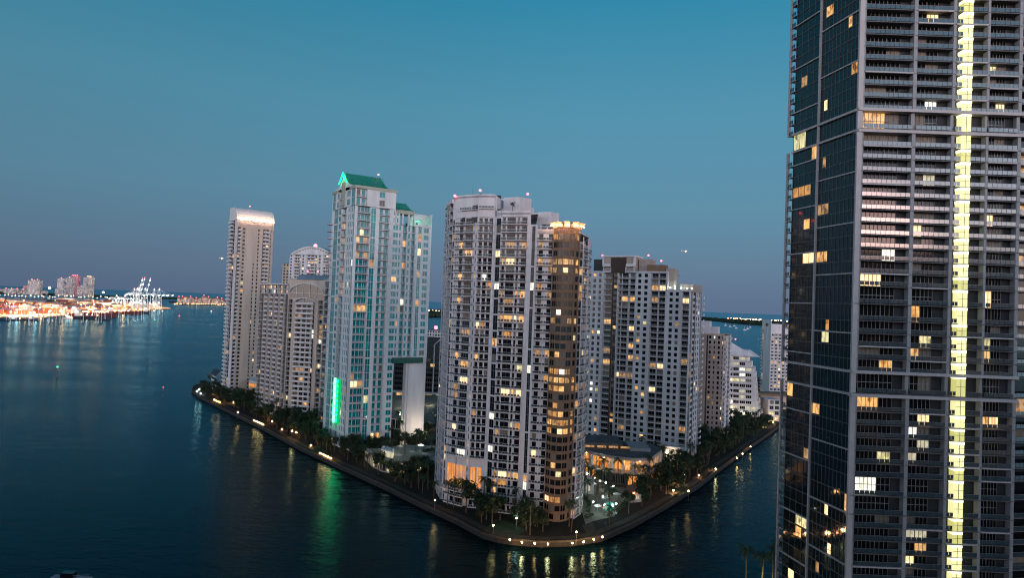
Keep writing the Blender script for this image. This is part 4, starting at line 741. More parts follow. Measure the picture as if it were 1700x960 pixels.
# ------------------------------------------------------------------ low buildings and terraces among the towers
def gp(px, py, z=LZ): p = G(px, py, z); return (p.x, p.y)
rs = random.Random(31)
def colonnade(B, pts, z0, z1, every, m='slab', gm='lit_warm', lit=.7, base=.2):
    for a, b in zip(pts, pts[1:]):
        f = Fr(a, b); n = max(1, round(f.L/every)); w = f.L/n
        f.box(B.m('wall'), 0, f.L, z0, z0+base*(z1-z0), -.5, 0, m); f.box(B.m('wall'), 0, f.L, z1-.5, z1, -.5, 0, m)
        for k in range(n+1): f.box(B.m('wall'), max(0, k*w-.22), min(f.L, k*w+.22), z0+base*(z1-z0), z1-.5, -.5, .12, m)
        for k in range(n):
            mb = MB(); g_ = gm if rs.random() < lit else 'glass_dark'; window(mb, f, k*w+.22, (k+1)*w-.22, z0+base*(z1-z0), z1-.5, -.35, g_, 2, 'mullion_pale'); B.item('window', mb, f.p(k*w, z0))
# clubhouse with a pool deck between the two white towers
dk = [gp(606, 764), gp(618, 776), gp(634, 784), gp(654, 788), gp(676, 787), gp(700, 783)]
B = Bld('clubhouse', 'low curved clubhouse with a lit roof deck, below the two big white towers', 'clubhouse', (*dk[2], LZ))
colonnade(B, dk, LZ, 7.2, 2.6, 'taupe_wall', 'lit_olive', .6, .08)
top = dk+[gp(728, 755, 7.2), gp(722, 742, 7.2), gp(670, 740, 7.2), gp(632, 746, 7.2)]
B.m('deck').prism(top, 7.2, 7.6, 'pool_deck_stone'); B.m('wall').prism([(p[0]+.7, p[1]+1.1) for p in dk]+[(p[0]-.3, p[1]-.3) for p in top[len(dk):]], LZ, 7.19, 'white_wall')
for a, b in zip(dk, dk[1:]): railing(B.m('railing'), Fr(a, b), .1, (Vector(b)-Vector(a)).length-.1, 7.6, -.1, 'bar')
rb_ = [gp(632, 757, 7.6), gp(652, 762, 7.6), gp(654, 756, 7.6), gp(635, 751, 7.6)]; B.m('deck_house').prism(rb_, 7.62, 10.4, 'lit_cream'); B.m('deck_house').prism(rb_, 10.41, 10.8, 'slab')
B.done()
for p, e, c in ((gp(655, 752, 7.6), 420, (.9, 1, .75)), (gp(700, 748, 7.6), 700, (.75, 1, .85)), (gp(610, 772), 260, (1, .85, .5)), (gp(640, 792), 200, (1, .9, .6)), (gp(668, 795), 260, (1, .5, .2))): lightbox((p[0], p[1], 11.5), e, c, .3)
# podium and terrace under the portal of the teal-glazed tower
pd = [gp(648, 712), gp(672, 716), gp(700, 712), gp(722, 700), gp(740, 688)]
B = Bld('podium', 'pale curved podium terrace under the tall portal of the teal-glazed tower', 'podium', (*pd[1], LZ)); colonnade(B, pd, LZ, 8.4, 3.4, 'white_wall', 'lit_olive', .35, .1)
B.m('deck').prism(pd+[gp(748, 670), gp(650, 672)], 8.4, 9., 'pool_deck_stone'); B.m('wall').prism([(p[0]-.3, p[1]+1.2) for p in pd]+[gp(748, 672), gp(650, 674)], LZ, 8.39, 'white_wall')
pl = B.m('pool'); pl.prism([gp(662, 690, 9), gp(672, 692, 9), gp(674, 684, 9), gp(664, 683, 9)], 9.01, 9.1, 'pool'); B.done()
for p, e in ((gp(664, 694), 900), (gp(672, 684), 900), (gp(712, 690), 1200), (gp(690, 735), 500), (gp(655, 740), 300)): lightbox((p[0], p[1], 14), e, (1, .82, .52), .3)
# tents
for i, (px, py, lab) in enumerate(((712, 712, 'dark peaked tent with pale edges behind the podium, the nearer of the pair'), (726, 700, 'dark peaked tent with pale edges behind the podium, the farther of the pair'))):
    c = gp(px, py); B = Bld('tent', lab, 'tent', (*c, LZ), 'peaked tents'); n = 16; ring = [(c[0]+7.5*math.cos(2*PI*k/n), c[1]+7.5*math.sin(2*PI*k/n), 6.5+(1.3 if k % 4 == 0 else 0)) for k in range(n)]; mid = [(c[0]+3*math.cos(2*PI*k/n), c[1]+3*math.sin(2*PI*k/n), 9.5) for k in range(n)]
    for k in range(n): j = (k+1) % n; B.m('canopy').poly([ring[k], ring[j], mid[j], mid[k]], 'tent'); B.m('canopy').poly([mid[k], mid[j], (c[0], c[1], 14.5)], 'tent'); B.m('trim').bar(ring[k], ring[j], .22, 'white_paint')
    for k in range(0, n, 4): B.m('pole#%d' % k).bar((ring[k][0], ring[k][1], LZ), ring[k], .15, 'pole')
    B.m('pole').bar((c[0], c[1], LZ), (c[0], c[1], 15), .15, 'pole'); B.done(); lightbox((c[0]+2, c[1]-1, 5.5), 500, (1, .8, .5))
# restaurant pavilion glowing orange in front of the grey tower
pv = [P2(962, 560, 318), P2(990, 560, 306), P2(1024, 560, 299), P2(1058, 560, 296), P2(1086, 560, 298), P2(1104, 560, 316)]
B = Bld('restaurant_pavilion', 'two-storey restaurant pavilion glowing orange, with a white colonnade and dark flat roof', 'restaurant', (*pv[2], LZ))
colonnade(B, pv, LZ, 8.2, 2.6, 'dark_brown', 'lit_orange', .62, .25)
bk_ = [(p[0], p[1]+3.4) for p in pv]
for a, b in zip(bk_, bk_[1:]): f = Fr(a, b); f.box(B.m('gallery_wall'), 0, f.L, 8.6, 14.6, -.3, 0, 'beige_wall'); [B.item('window', (lambda m_: (window(m_, f, u+.3, u+2.6, 9.2, 13.6, .05, rs.choice(('lit_orange', 'lit_orange', 'lit_dim')), 1, 'brown_wall'), m_)[1])(MB()), f.p(u, 9)) for u in [j*3. for j in range(int(f.L/3))]]
full_ = pv+[(pv[-1][0]-2, 330), (pv[0][0]+2, 336)]
B.m('terrace').prism([(p[0], p[1]-.6) for p in pv]+full_[-2:], 8.2, 8.6, 'taupe_wall')
B.m('roof').prism([(p[0], p[1]-1.2) for p in pv]+full_[-2:], 14.6, 15.9, 'taupe_wall', 'roof_dark')
for a, b in zip(pv, pv[1:]):
    f = Fr(a, b); n = max(1, round(f.L/6))
    for k in range(n+1): mb = MB(); c = f.p(min(max(k*f.L/n, .3), f.L-.3), 0, -.2); mb.bar((c[0], c[1], 8.6), (c[0], c[1], 14.6), .42, 'white_paint', n=8); B.item('column', mb, c)
    railing(B.m('railing'), f, .1, f.L-.1, 8.6, .3, 'bar')
    c = f.p(f.L/2, 12.6, -1.6); lightbox(c, 190*f.L/9, (1, .48, .15), .3)
    l = MB(); l.ball((c[0], c[1], 13.6), .2, 'lamp_sodium'); B.item('gallery_lamp', l, c)
up = B.m('roof_block'); x0, x1 = P2(985, 560, 312)[0], P2(1040, 560, 312)[0]; up.box(P2(962, 560, 316)[0], x1, 312, 330, 15.95, 18.8, 'roof_dark'); up.box(x1+3, P2(1084, 560, 312)[0], 309, 325, 15.95, 17.4, 'frame_grey')
for k in range(4): up.box(x0-2+k*5.5, x0+2.2+k*5.5, 311.2, 311.98, 16.6, 17.4, 'lit_dim')
B.done()
# pool garden paving and pool beside the white tower
mb = MB(); mb.poly([(*gp(*p), LZ+.03) for p in [(958, 800), (975, 785), (1010, 790), (1030, 806), (1050, 815), (1060, 826), (1040, 834), (1020, 858), (985, 866), (972, 872), (966, 850)]], 'pool_deck_stone'); tag(mb.build('paving'), 'pale pool deck paving beside the white tower', 'paving', kind='structure')
mb = MB(); mb.prism([gp(*p) for p in [(1000, 846), (1008, 851), (1019, 848), (1021, 838), (1012, 834), (1003, 838)]], LZ+.05, LZ+.30, 'pool'); tag(mb.build('pool'), 'small teal-lit swimming pool in the palm garden', 'swimming pool')
mb = MB(); mb.poly([(*gp(*p), LZ+.034) for p in [(966, 872), (985, 868), (990, 888), (1003, 888), (1012, 886), (992, 893), (966, 896), (975, 890)]], 'paving'); tag(mb.build('path'), 'paved path from the pool garden to the promenade', 'path', kind='structure')
for i, (a, b, c, d, h, lab) in enumerate([((972, 820), (985, 822), (986, 812), (974, 810), 5, 'small white pool house with a lit front in the palm garden'), ((1040, 836), (1066, 834), (1064, 822), (1042, 823), 4, 'low pinkish garden hut beside the trees right of the pool')]):
    B = Bld('garden_hut', lab, 'hut', (*gp(*a), LZ)); q_ = [gp(*a), gp(*b), gp(*c), gp(*d)]; B.m('wall').prism(q_, LZ, LZ+h, 'white_wall' if i == 0 else 'beige_wall'); B.m('roof').prism([(p[0]+(p[0]-q_[0][0])*.04-.2, p[1]-.3) for p in q_], LZ+h+.01, LZ+h+.5, 'slab' if i == 0 else 'tile_roof')
    f = Fr(q_[0], q_[1]); [B.item('window', (lambda m_: (window(m_, f, u+.2, u+1.6, LZ+1, LZ+h-1, .03, 'lit_cream' if rs.random() < .5 else 'glass_dark', 1, 'mullion'), m_)[1])(MB()), f.p(u, 3)) for u in [.3+j*2. for j in range(max(1, int(f.L/2)-0))] if u+1.8 < f.L]; B.done()
B = Bld('gatehouse', 'small pale gatehouse glowing between the slim tower and the beige block', 'gatehouse', (*gp(420, 662), LZ)); q_ = [gp(412, 664), gp(427, 668), gp(430, 655), gp(415, 652)]; B.m('wall').prism(q_, LZ, 16, 'beige_wall'); B.m('roof').prism(q_, 16.01, 16.8, 'slab'); f = Fr(q_[0], q_[1])
for k in range(3): l = MB(); window(l, f, .6, f.L-.6, 3.5+k*4.4, 6+k*4.4, .04, 'lit_orange' if k else 'lit_cream', 2, 'mullion'); B.item('window', l, f.p(1, 4))
B.done()
B = Bld('villa', 'small pale house among trees at the left tip of the island', 'house', (*gp(352, 640), LZ)); q_ = [gp(350, 646), gp(358, 650), gp(366, 640), gp(357, 636)]; B.m('wall').prism(q_, LZ, 14, 'cool_wall'); B.m('roof').prism([(p[0]-.6, p[1]-.6) for p in q_], 14.01, 15, 'roof_dark'); f = Fr(q_[0], q_[1])
for k in range(3): l = MB(); window(l, f, .6, f.L-.6, 3.5+k*3.6, 5.6+k*3.6, .04, 'glass_dark', 1, 'mullion'); B.item('window', l, f.p(1, 4))
B.done()
# furnishings of the pool garden
for i, (px, py) in enumerate(((978, 806), (984, 812), (996, 808), (1014, 820), (992, 850), (1024, 830))):
    c = gp(px, py); B = Bld('parasol', 'pale parasol on the lit pool deck beside the white tower', 'parasol', (*c, LZ), 'parasols of the pool deck'); B.m('pole').bar((*c, LZ), (*c, LZ+2.9), .05, 'white_paint')
    for k in range(8): a, b = 2*PI*k/8, 2*PI*(k+1)/8; B.m('canopy').poly([(c[0]+1.7*math.cos(a), c[1]+1.7*math.sin(a), LZ+2.3), (c[0]+1.7*math.cos(b), c[1]+1.7*math.sin(b), LZ+2.3), (*c, LZ+3)], 'white_paint')
    B.done()
hrs = random.Random(8)
for i, (p0, p1) in enumerate((((968, 826), (978, 838)), ((978, 838), (976, 852)), ((1010, 858), (1030, 846)), ((1030, 846), (1042, 834)), ((990, 800), (1002, 798)), ((1014, 812), (1026, 822)), ((972, 862), (984, 858)))):
    a, b = Vector(gp(*p0)), Vector(gp(*p1)); mb = MB(); n = int((b-a).length*26)
    for k in range(n): c = a+(b-a)*hrs.random()+Vector((hrs.uniform(-.7, .7), hrs.uniform(-.7, .7))); z = LZ+hrs.uniform(.1, 1.3); s = .28; t = Vector((hrs.uniform(-1, 1), hrs.uniform(-1, 1), hrs.uniform(-1, 1))).normalized(); u = t.orthogonal().normalized(); q0 = Vector((c.x, c.y, z)); mb.poly([q0-t*s, q0+u*s, q0+t*s, q0-u*s], 'leaf')
    tag(mb.build('hedge', None, (a.x, a.y, LZ)), 'low clipped hedge %s the pool deck' % ('left of', 'at the lower left of', 'along the lower edge of', 'at the lower right of', 'at the back of', 'on the right of', 'at the bottom corner of')[i], 'hedge')
for i, (px, py, n) in enumerate(((1000, 830, 4), (1012, 856, 4))):
    for k in range(n):
        c = gp(px+k*3.2, py-k*.8); mb = MB(); mb.box(c[0]-.35, c[0]+.35, c[1]-.9, c[1]+.5, LZ+.28, LZ+.38, 'white_paint'); mb.hexa([(c[0]-.35, c[1]+.5, LZ+.28), (c[0]+.35, c[1]+.5, LZ+.28), (c[0]+.35, c[1]+1.0, LZ+.75), (c[0]-.35, c[1]+1.0, LZ+.75), (c[0]-.35, c[1]+.5, LZ+.38), (c[0]+.35, c[1]+.5, LZ+.38), (c[0]+.35, c[1]+1.0, LZ+.85), (c[0]-.35, c[1]+1.0, LZ+.85)], 'white_paint')
        for sx_ in (-.3, .3): mb.box(c[0]+sx_-.04, c[0]+sx_+.04, c[1]-.8, c[1]-.7, LZ+.03, LZ+.28, 'white_paint'); mb.box(c[0]+sx_-.04, c[0]+sx_+.04, c[1]+.35, c[1]+.45, LZ+.03, LZ+.28, 'white_paint')
        tag(mb.build('sun_lounger', None, (*c, LZ)), 'white sun lounger in the row %s the small pool' % ('behind' if i == 0 else 'in front of'), 'sun lounger', 'sun loungers %s the small pool' % ('behind' if i == 0 else 'in front of'))
for i, (px, py) in enumerate(((662, 764), (684, 758), (706, 762), (698, 747), (664, 749))):
    c = gp(px, py, 7.6); B = Bld('parasol', 'pale parasol on the roof deck of the clubhouse', 'parasol', (*c, 7.6), 'parasols on the clubhouse deck'); B.m('pole').bar((*c, 7.6), (*c, 10.4), .05, 'white_paint')
    for k in range(8): a, b = 2*PI*k/8, 2*PI*(k+1)/8; B.m('canopy').poly([(c[0]+1.8*math.cos(a), c[1]+1.8*math.sin(a), 9.8), (c[0]+1.8*math.cos(b), c[1]+1.8*math.sin(b), 9.8), (*c, 10.6)], 'beige_wall')
    B.done()
for i, (p0, p1) in enumerate((((626, 768), (642, 774)), ((646, 778), (668, 778)), ((676, 772), (700, 766)), ((704, 752), (720, 748)))):
    a, b = Vector(gp(*p0, 7.6)), Vector(gp(*p1, 7.6)); mb = MB(); n = int((b-a).length*30)
    for k in range(n): c = a+(b-a)*hrs.random()+Vector((hrs.uniform(-.9, .9), hrs.uniform(-.9, .9))); s = .3; t = Vector((hrs.uniform(-1, 1), hrs.uniform(-1, 1), hrs.uniform(-1, 1))).normalized(); u = t.orthogonal().normalized(); q0 = Vector((c.x, c.y, 7.6+hrs.uniform(.1, 1.5))); mb.poly([q0-t*s, q0+u*s, q0+t*s, q0-u*s], 'leaf')
    tag(mb.build('hedge', None, (a.x, a.y, 7.6)), 'dark planting bed on the clubhouse deck, %s' % ('left end', 'front middle', 'front right', 'back right')[i], 'hedge')
# ------------------------------------------------------------------ trees
def crown(seed, r=3.6, h=7.5, nl=9, n=520, m=('leaf', 'leaf_dark')):
    q = random.Random(seed); mb = MB(); lobes = []
    for i in range(nl):
        a = q.random()*2*PI; d = r*.75*math.sqrt(q.random()); lobes.append(Vector((d*math.cos(a), d*math.sin(a), h*(.45+.5*q.random()))))
    for i in range(n):
        c = q.choice(lobes); v = Vector((q.gauss(0, 1), q.gauss(0, 1), q.gauss(0, .8))); v = v.normalized()*(r*.46)*q.random()**.35; p = c+v
        if p.z < h*.28: continue
        s = q.uniform(.22, .48); nn = (v.normalized()+Vector((q.uniform(-.6, .6), q.uniform(-.6, .6), q.uniform(-.3, .8)))).normalized(); t = nn.cross((0, 0, 1)); t = t.normalized() if t.length > .01 else Vector((1, 0, 0)); b = nn.cross(t)
        mb.poly([p-t*s-b*s*.5, p+t*s-b*s*.6, p+t*s*.6+b*s, p-t*s*.7+b*s*.8], m[0] if q.random() < .55 else m[1])
    return mb, lobes
protos = []
for i in range(6):
    h = 7+(i % 3)*1.4; cb, lobes = crown(100+i, 3.2+.4*(i % 4), h); tb = MB(); tb.bar((0, 0, -.3), (0, 0, h*.4), .28, 'bark', .18, 6)
    for l in lobes[:5]: tb.bar((0, 0, h*.36), l*.9, .13, 'bark', .04, 5)
    me_c = cb.build('crown'); me_t = tb.build('trunk'); protos.append((me_c.data, me_t.data)); bpy.data.objects.remove(me_c); bpy.data.objects.remove(me_t)
def palm(seed, h):
    q = random.Random(seed); tb = MB(); x = 0
    pts_ = [Vector((math.sin(k/6*1.2)*h*.05*(seed % 3-1), 0, h*k/6)) for k in range(7)]
    for a, b in zip(pts_, pts_[1:]): tb.bar(a, b, .20, 'bark', .17, 6)
    mb = MB(); c = pts_[-1]
    for i in range(17):
        az = 2*PI*i/17+q.uniform(-.2, .2); el = q.uniform(-.25, 1.1); Lf = q.uniform(2.6, 3.5); p = c.copy(); d = Vector((math.cos(az)*math.cos(el), math.sin(az)*math.cos(el), math.sin(el))); s_ = Vector((-math.sin(az), math.cos(az), 0))
        for k in range(8):
            p2 = p+d*(Lf/8); w = .62*math.sin(PI*(k+1.3)/9.6); dn = Vector((0, 0, -w*.55))
            mb.poly([p, p2, p2+s_*w+dn-d*.1], 'palm_leaf'); mb.poly([p, p2-s_*w+dn-d*.1, p2], 'palm_leaf'); mb.poly([p+(p2-p)*.5, p2, p+(p2-p)*.5+s_*w*.9+dn], 'palm_leaf'); mb.poly([p+(p2-p)*.5, p+(p2-p)*.5-s_*w*.9+dn, p2], 'palm_leaf')
            p = p2; d = (d+Vector((0, 0, -.17-.05*k))).normalized()
    a, b = mb.build('crown'), tb.build('trunk'); r = (a.data, b.data); bpy.data.objects.remove(a); bpy.data.objects.remove(b); return r
palms = [palm(200+i, 7.5+i*1.3) for i in range(4)]
def plant(kind, i, x, y, s, label, group, z=LZ):
    lib = protos if kind == 'tree' else palms; c, t = lib[i % len(lib)]
    o = thing('broadleaf_tree' if kind == 'tree' else 'palm_tree', label, 'tree' if kind == 'tree' else 'palm tree', (x, y, z), group, random.random()*6.28); o.scale = (s, s, s*random.uniform(.85, 1.15))
    for nm, d in (('crown', c), ('trunk', t)): a = bpy.data.objects.new(nm, d); C.objects.link(a); a.parent = o
foot = [[Ac, P2(454, 400, 528), (-205, 545), (-235, 530)], [C0, C1, C2, C3, C4, (-112, 450), (-165, 480)], [tuple(K), tuple(R2), tuple(R2+dl*30), tuple(KL)], W_+bow+rgt, [F0, F1, F2, bk0], [Ga, Gb, Gc, bk], [(a0, 485), (a0+42, 485), (a0+46, 530), (a0, 530)], full_, top, pd+[gp(748, 670), gp(650, 672)], [gp(350, 646), gp(358, 650), gp(366, 640), gp(357, 636)], [gp(958, 800), gp(975, 785), gp(1010, 790), gp(1030, 806), gp(1050, 815), gp(1045, 830), gp(1020, 858), gp(985, 866)], [gp(*p) for p in [(966, 872), (985, 868), (995, 895), (960, 901)]]]
def inside(x, y, poly):
    c = False; n = len(poly)
    for i in range(n):
        (x1, y1), (x2, y2) = poly[i][:2], poly[(i+1) % n][:2]
        if (y1 > y) != (y2 > y) and x < (x2-x1)*(y-y1)/(y2-y1)+x1: c = not c
    return c
def dist(x, y, poly):
    m = 1e9
    for i in range(len(poly)):
        a, b = Vector(poly[i][:2]), Vector(poly[(i+1) % len(poly)][:2]); t = max(0, min(1, (Vector((x, y))-a).dot(b-a)/max((b-a).length_squared, .01))); m = min(m, (a+(b-a)*t-Vector((x, y))).length)
    return m
def free(x, y, mg): return all(not inside(x, y, p) and dist(x, y, p) > mg for p in foot)
random.seed(77); spots = []
for dd in (6.8, 9.5, 13, 18, 24, 31, 39):
    L_ = inset(shore, dd)
    for a, b in zip(L_, L_[1:]):
        n = max(1, int((Vector(b)-Vector(a)).length/4.8))
        for k in range(n):
            t = (k+random.uniform(.1, .9))/n; spots.append((a[0]+(b[0]-a[0])*t+random.uniform(-1.5, 1.5), a[1]+(b[1]-a[1])*t+random.uniform(-1.5, 1.5), dd))
for _ in range(190): p = gp(random.choice((random.uniform(640, 735), random.uniform(1090, 1300), random.uniform(1180, 1300))), random.uniform(655, 765)); spots.append((p[0], p[1], 50))
nt_ = 0; used = []
for (x, y, dd) in spots:
    if not inside(x, y, isl) or not free(x, y, 2.6) or dist(x, y, shore+shore[::-1]) < 5.6 or any((x-a)**2+(y-b)**2 < 14 for a, b in used): continue
    pxx, pyy, w = proj((x, y, 5))
    if (800 < pxx < 870 and pyy > 862) or (dd < 8 and random.random() < .3): continue
    if pxx < 560: zn = ('tree in the dark row beside the left-hand promenade', 'trees along the left promenade')
    elif pxx < 735: zn = ('tree in the dark grove around the curved clubhouse', 'trees around the clubhouse')
    elif pxx < 965: zn = ('tree in the dark planting at the foot of the wide white tower', 'trees at the foot of the white tower')
    elif pyy > 770: zn = ('tree in the garden between the pool and the river promenade', 'trees of the pool garden')
    elif pxx < 1200: zn = ('tree along the river path below the grey tower', 'trees below the grey tower')
    else: zn = ('tree in the park beside the terraced office', 'trees by the terraced office')
    if len(used) > 430: break
    row = 'next to the path' if dd < 12 else 'in the middle of the planting' if dd < 22 else 'close to the buildings'
    if pxx < 735: near = 'at the island tip' if pxx < 372 else 'below the slim tower' if pxx < 420 else 'below the gridded wing' if pxx < 470 else 'below the arched block' if pxx < 535 else 'below the green strip' if pxx < 590 else 'left of the clubhouse' if pxx < 625 else 'at the clubhouse front' if pxx < 680 else 'right of the clubhouse'
    elif pxx < 965: near = 'left of the amber hall' if pxx < 745 else 'under the amber hall' if pxx < 830 else 'under the white facade' if pxx < 915 else 'under the brown bay'
    elif pyy > 770: near = 'beside the small pool' if pxx < 1040 else 'right of the pool garden' if pxx < 1090 else 'beyond the pool garden'
    else: near = 'below the colonnade' if pxx < 1160 else 'below the beige slab' if pxx < 1215 else 'left of the terraced office lawn' if pxx < 1255 else 'at the far river bend'
    zn = ('tree %s, %s' % (near, row), 'trees '+near+' '+row)
    used.append((x, y)); kd = 'palm' if random.random() < .34 else 'tree'
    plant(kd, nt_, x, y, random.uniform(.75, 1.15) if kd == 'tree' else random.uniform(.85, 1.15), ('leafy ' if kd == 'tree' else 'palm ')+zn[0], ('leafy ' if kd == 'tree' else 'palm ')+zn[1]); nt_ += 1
for i, (px, py) in enumerate(((640, 755), (650, 760), (672, 755), (690, 750), (704, 752), (716, 748))): p = gp(px, py, 7.6); plant('palm', i, p[0], p[1], .95, 'palm standing on the lit roof deck of the clubhouse', 'palms on the clubhouse deck', 7.6)
for i, (px, py) in enumerate(((757, 835), (766, 838), (803, 842), (812, 846), (980, 815), (993, 822), (1010, 828), (990, 842), (976, 835), (1012, 860), (1000, 812), (1026, 812), (1040, 818), (1052, 812), (1066, 818), (1078, 812), (996, 800), (970, 806))):
    p = gp(px, py); plant('palm', i, p[0], p[1]-(2.5 if px < 900 else 0), 1.1, 'palm against the amber-lit hall windows' if px < 900 else 'palm rising from the lit pool garden', 'palms by the amber hall' if px < 900 else 'palms of the pool garden')
for i, (px, D_, s) in enumerate(((1264, 192, 1.25), (1238, 194, 1.15), (1283, 190, 1.3), (1292, 195, 1.2))):
    v = at(px, 960, D_); plant('palm', i, v.x, D_, s, 'palm %s on the near bank below the glass tower' % ('lit yellow by a lamp' if i == 0 else 'in shadow, leftmost' if i == 1 else 'in shadow, second from the right' if i == 2 else 'in shadow, rightmost'), 'palms on the near bank')
v = at(1264, 960, 192); lightbox((v.x-1, 189.5, 6.5), 900, (1, .85, .3))
v = at(846, 352, 263); plant('palm', 0, 0.2+v.x*.0+(-1.2), 262, .55, 'palm in a tub on the white tower terrace, by the tall box', 'terrace palm', z4+.1)
# ------------------------------------------------------------------ lamps on the island
def lamp(px, py, kind='low', m='lamp_warm', e=0, label='', group='', h=None):
    z = {'low': 2.9, 'post': 6.2}[kind] if h is None else h
    p = G(px, py, z); b = Bld('street_lamp' if kind == 'post' else 'bollard_lamp', label, 'street lamp' if kind == 'post' else 'bollard lamp', (p.x, p.y, LZ), group)
    b.m('pole').bar((p.x, p.y, LZ), (p.x, p.y, z-.2), .09 if kind == 'post' else .12, 'pole', n=6); b.m('lamp_globe').ball((p.x, p.y, z), .27, m, 8); b.done()
    if e: lightbox((p.x, p.y, z+.5), e, {'lamp_warm': (1, .66, .3), 'lamp_white': (.8, 1, .8), 'lamp_sodium': (1, .45, .15)}[m], .3)
for i, (x, y) in enumerate([(327, 650), (331, 647), (335, 642), (333, 654), (356, 664), (360, 666), (364, 668), (355.5, 653)]): lamp(x, y, m='lamp_white' if i < 4 else 'lamp_warm', e=0 if i % 3 else 200, label='low lamp in the bright line at the left tip of the island', group='lamps at the island tip')
for i, (x, y) in enumerate([(422, 699), (426, 700.5), (429.5, 702), (433, 703.5), (436.5, 705)]): lamp(x, y, e=160 if i == 2 else 0, label='low lamp in the row of five before the beige block', group='five lamps before the beige block')
for i, (x, y) in enumerate([(531.5, 753), (536, 755), (540, 757), (544.5, 759), (549, 761)]): lamp(x, y, e=160 if i == 2 else 0, label='low lamp in the row of five below the green neon strip', group='five lamps below the neon strip')
for x, y in [(388, 668), (395, 685), (452, 700), (468, 713), (485, 716), (492, 718), (516, 740), (678, 751), (704, 757), (1118, 815), (1143, 816), (1124, 800), (1188, 779), (1160, 790), (1233, 754), (1224, 761), (1266, 706), (1284, 702), (1246, 742)]:
    lamp(x, y, 'post' if x % 2 else 'low', 'lamp_warm', e=560 if x in (485, 704, 1188, 1124, 1266, 388, 1118) else 0, label='warm lamp among the trees %s' % ('left of the teal-glazed tower' if x < 530 else 'by the clubhouse' if x < 800 else 'on the river promenade below the grey tower' if x < 1200 else 'at the far end of the river promenade'), group='warm lamps %s' % ('left' if x < 530 else 'by the clubhouse' if x < 800 else 'by the river' if x < 1200 else 'at the river end'))
for i, (x, y) in enumerate([(846.4, 897), (866.7, 901), (887.7, 903), (909.7, 904), (950, 902.5), (968.6, 900.5), (986, 896.5), (1000, 892)]): lamp(x, y, e=1100 if i in (1, 3, 4, 6) else 0, label='round lamp in the row curving around the island point', group='round lamps around the point')
lamp(957, 884, 'post', e=60, label='single globe lamp on the lawn above the point', group='lawn lamps'); lamp(819, 873, 'post', e=160, label='tall lamp lighting a patch of green lawn at the foot of the white tower', group='lawn lamps'); lamp(722, 831, 'post', e=160, label='lone tall lamp on the dark promenade left of the white tower', group='lawn lamps'); lamp(858, 861, 'post', 'lamp_white', e=120, label='white flood lamp at the base of the brown bay', group='lawn lamps'); lamp(1137, 790, 'post', 'lamp_white', e=160, label='bright white lamp at the colonnade of the grey tower', group='lawn lamps')
for i, (x, y) in enumerate([(963, 796), (975, 787), (988, 794), (1005.6, 802), (1018, 808), (1001, 825), (985, 834), (1003.6, 839), (1023, 837), (1052, 819), (1070, 809)]): lamp(x, y, 'post', 'lamp_white' if i < 9 else 'lamp_sodium', e=230 if i % 2 == 0 else 60, label='greenish white globe lamp in the pool garden' if i < 9 else 'orange lamp among the trees right of the pool', group='white lamps of the pool garden' if i < 9 else 'orange lamps right of the pool')
# park lamps near the terraced office
for i in range(16):
    x, y = random.uniform(1213, 1300), random.uniform(662, 700); lamp(x, y, 'post', 'lamp_warm' if i % 4 else 'lamp_white', e=330 if i % 3 == 0 else 60, label='small lamp scattered in the park beside the terraced office', group='park lamps by the terraced office')
# ------------------------------------------------------------------ port
random.seed(91); rp_ = random.Random(91)
def gz(px, py, z): p = G(px, py, z); return (p.x, p.y)
cols_ = ('cont_orange', 'cont_rust', 'cont_blue', 'cont_white', 'cont_orange', 'cont_rust')
cont = []
for i in range(6):
    b = MB()
    for a in range(3):
        for c in range(3):
            for d in range(rp_.randint(1, 4)): b.box(-20+a*13.4, -20+a*13.4+12.4, -5+c*3.4, -5+c*3.4+3, d*2.7, d*2.7+2.6, rp_.choice(cols_))
    o = b.build('container_stack'); cont.append(o.data); bpy.data.objects.remove(o)
n = 0
while n < 110:
    x, y = rp_.uniform(-20, 262), rp_.uniform(499, 522); p = gz(x, y, 3)
    if not inside(p[0], p[1], port) or dist(p[0], p[1], port) < 30: continue
    o = bpy.data.objects.new('container_stack', cont[n % 6]); C.objects.link(o); o.location = (p[0], p[1], 3); o.rotation_euler = (0, 0, rp_.choice((.3, .35, 1.9))); o.scale = (1.5, 1.5, 1.4); n += 1
    w_ = '%s, %s row' % ('at the left edge of the port' if x < 35 else 'behind the tugboat' if x < 75 else 'behind the dark freighter' if x < 130 else 'behind the moored cargo ships' if x < 190 else 'under the gantry cranes', 'back' if y < 505 else 'middle' if y < 513 else 'quayside'); tag(o, 'mixed container stack '+w_, 'container stack', 'container stacks '+w_)
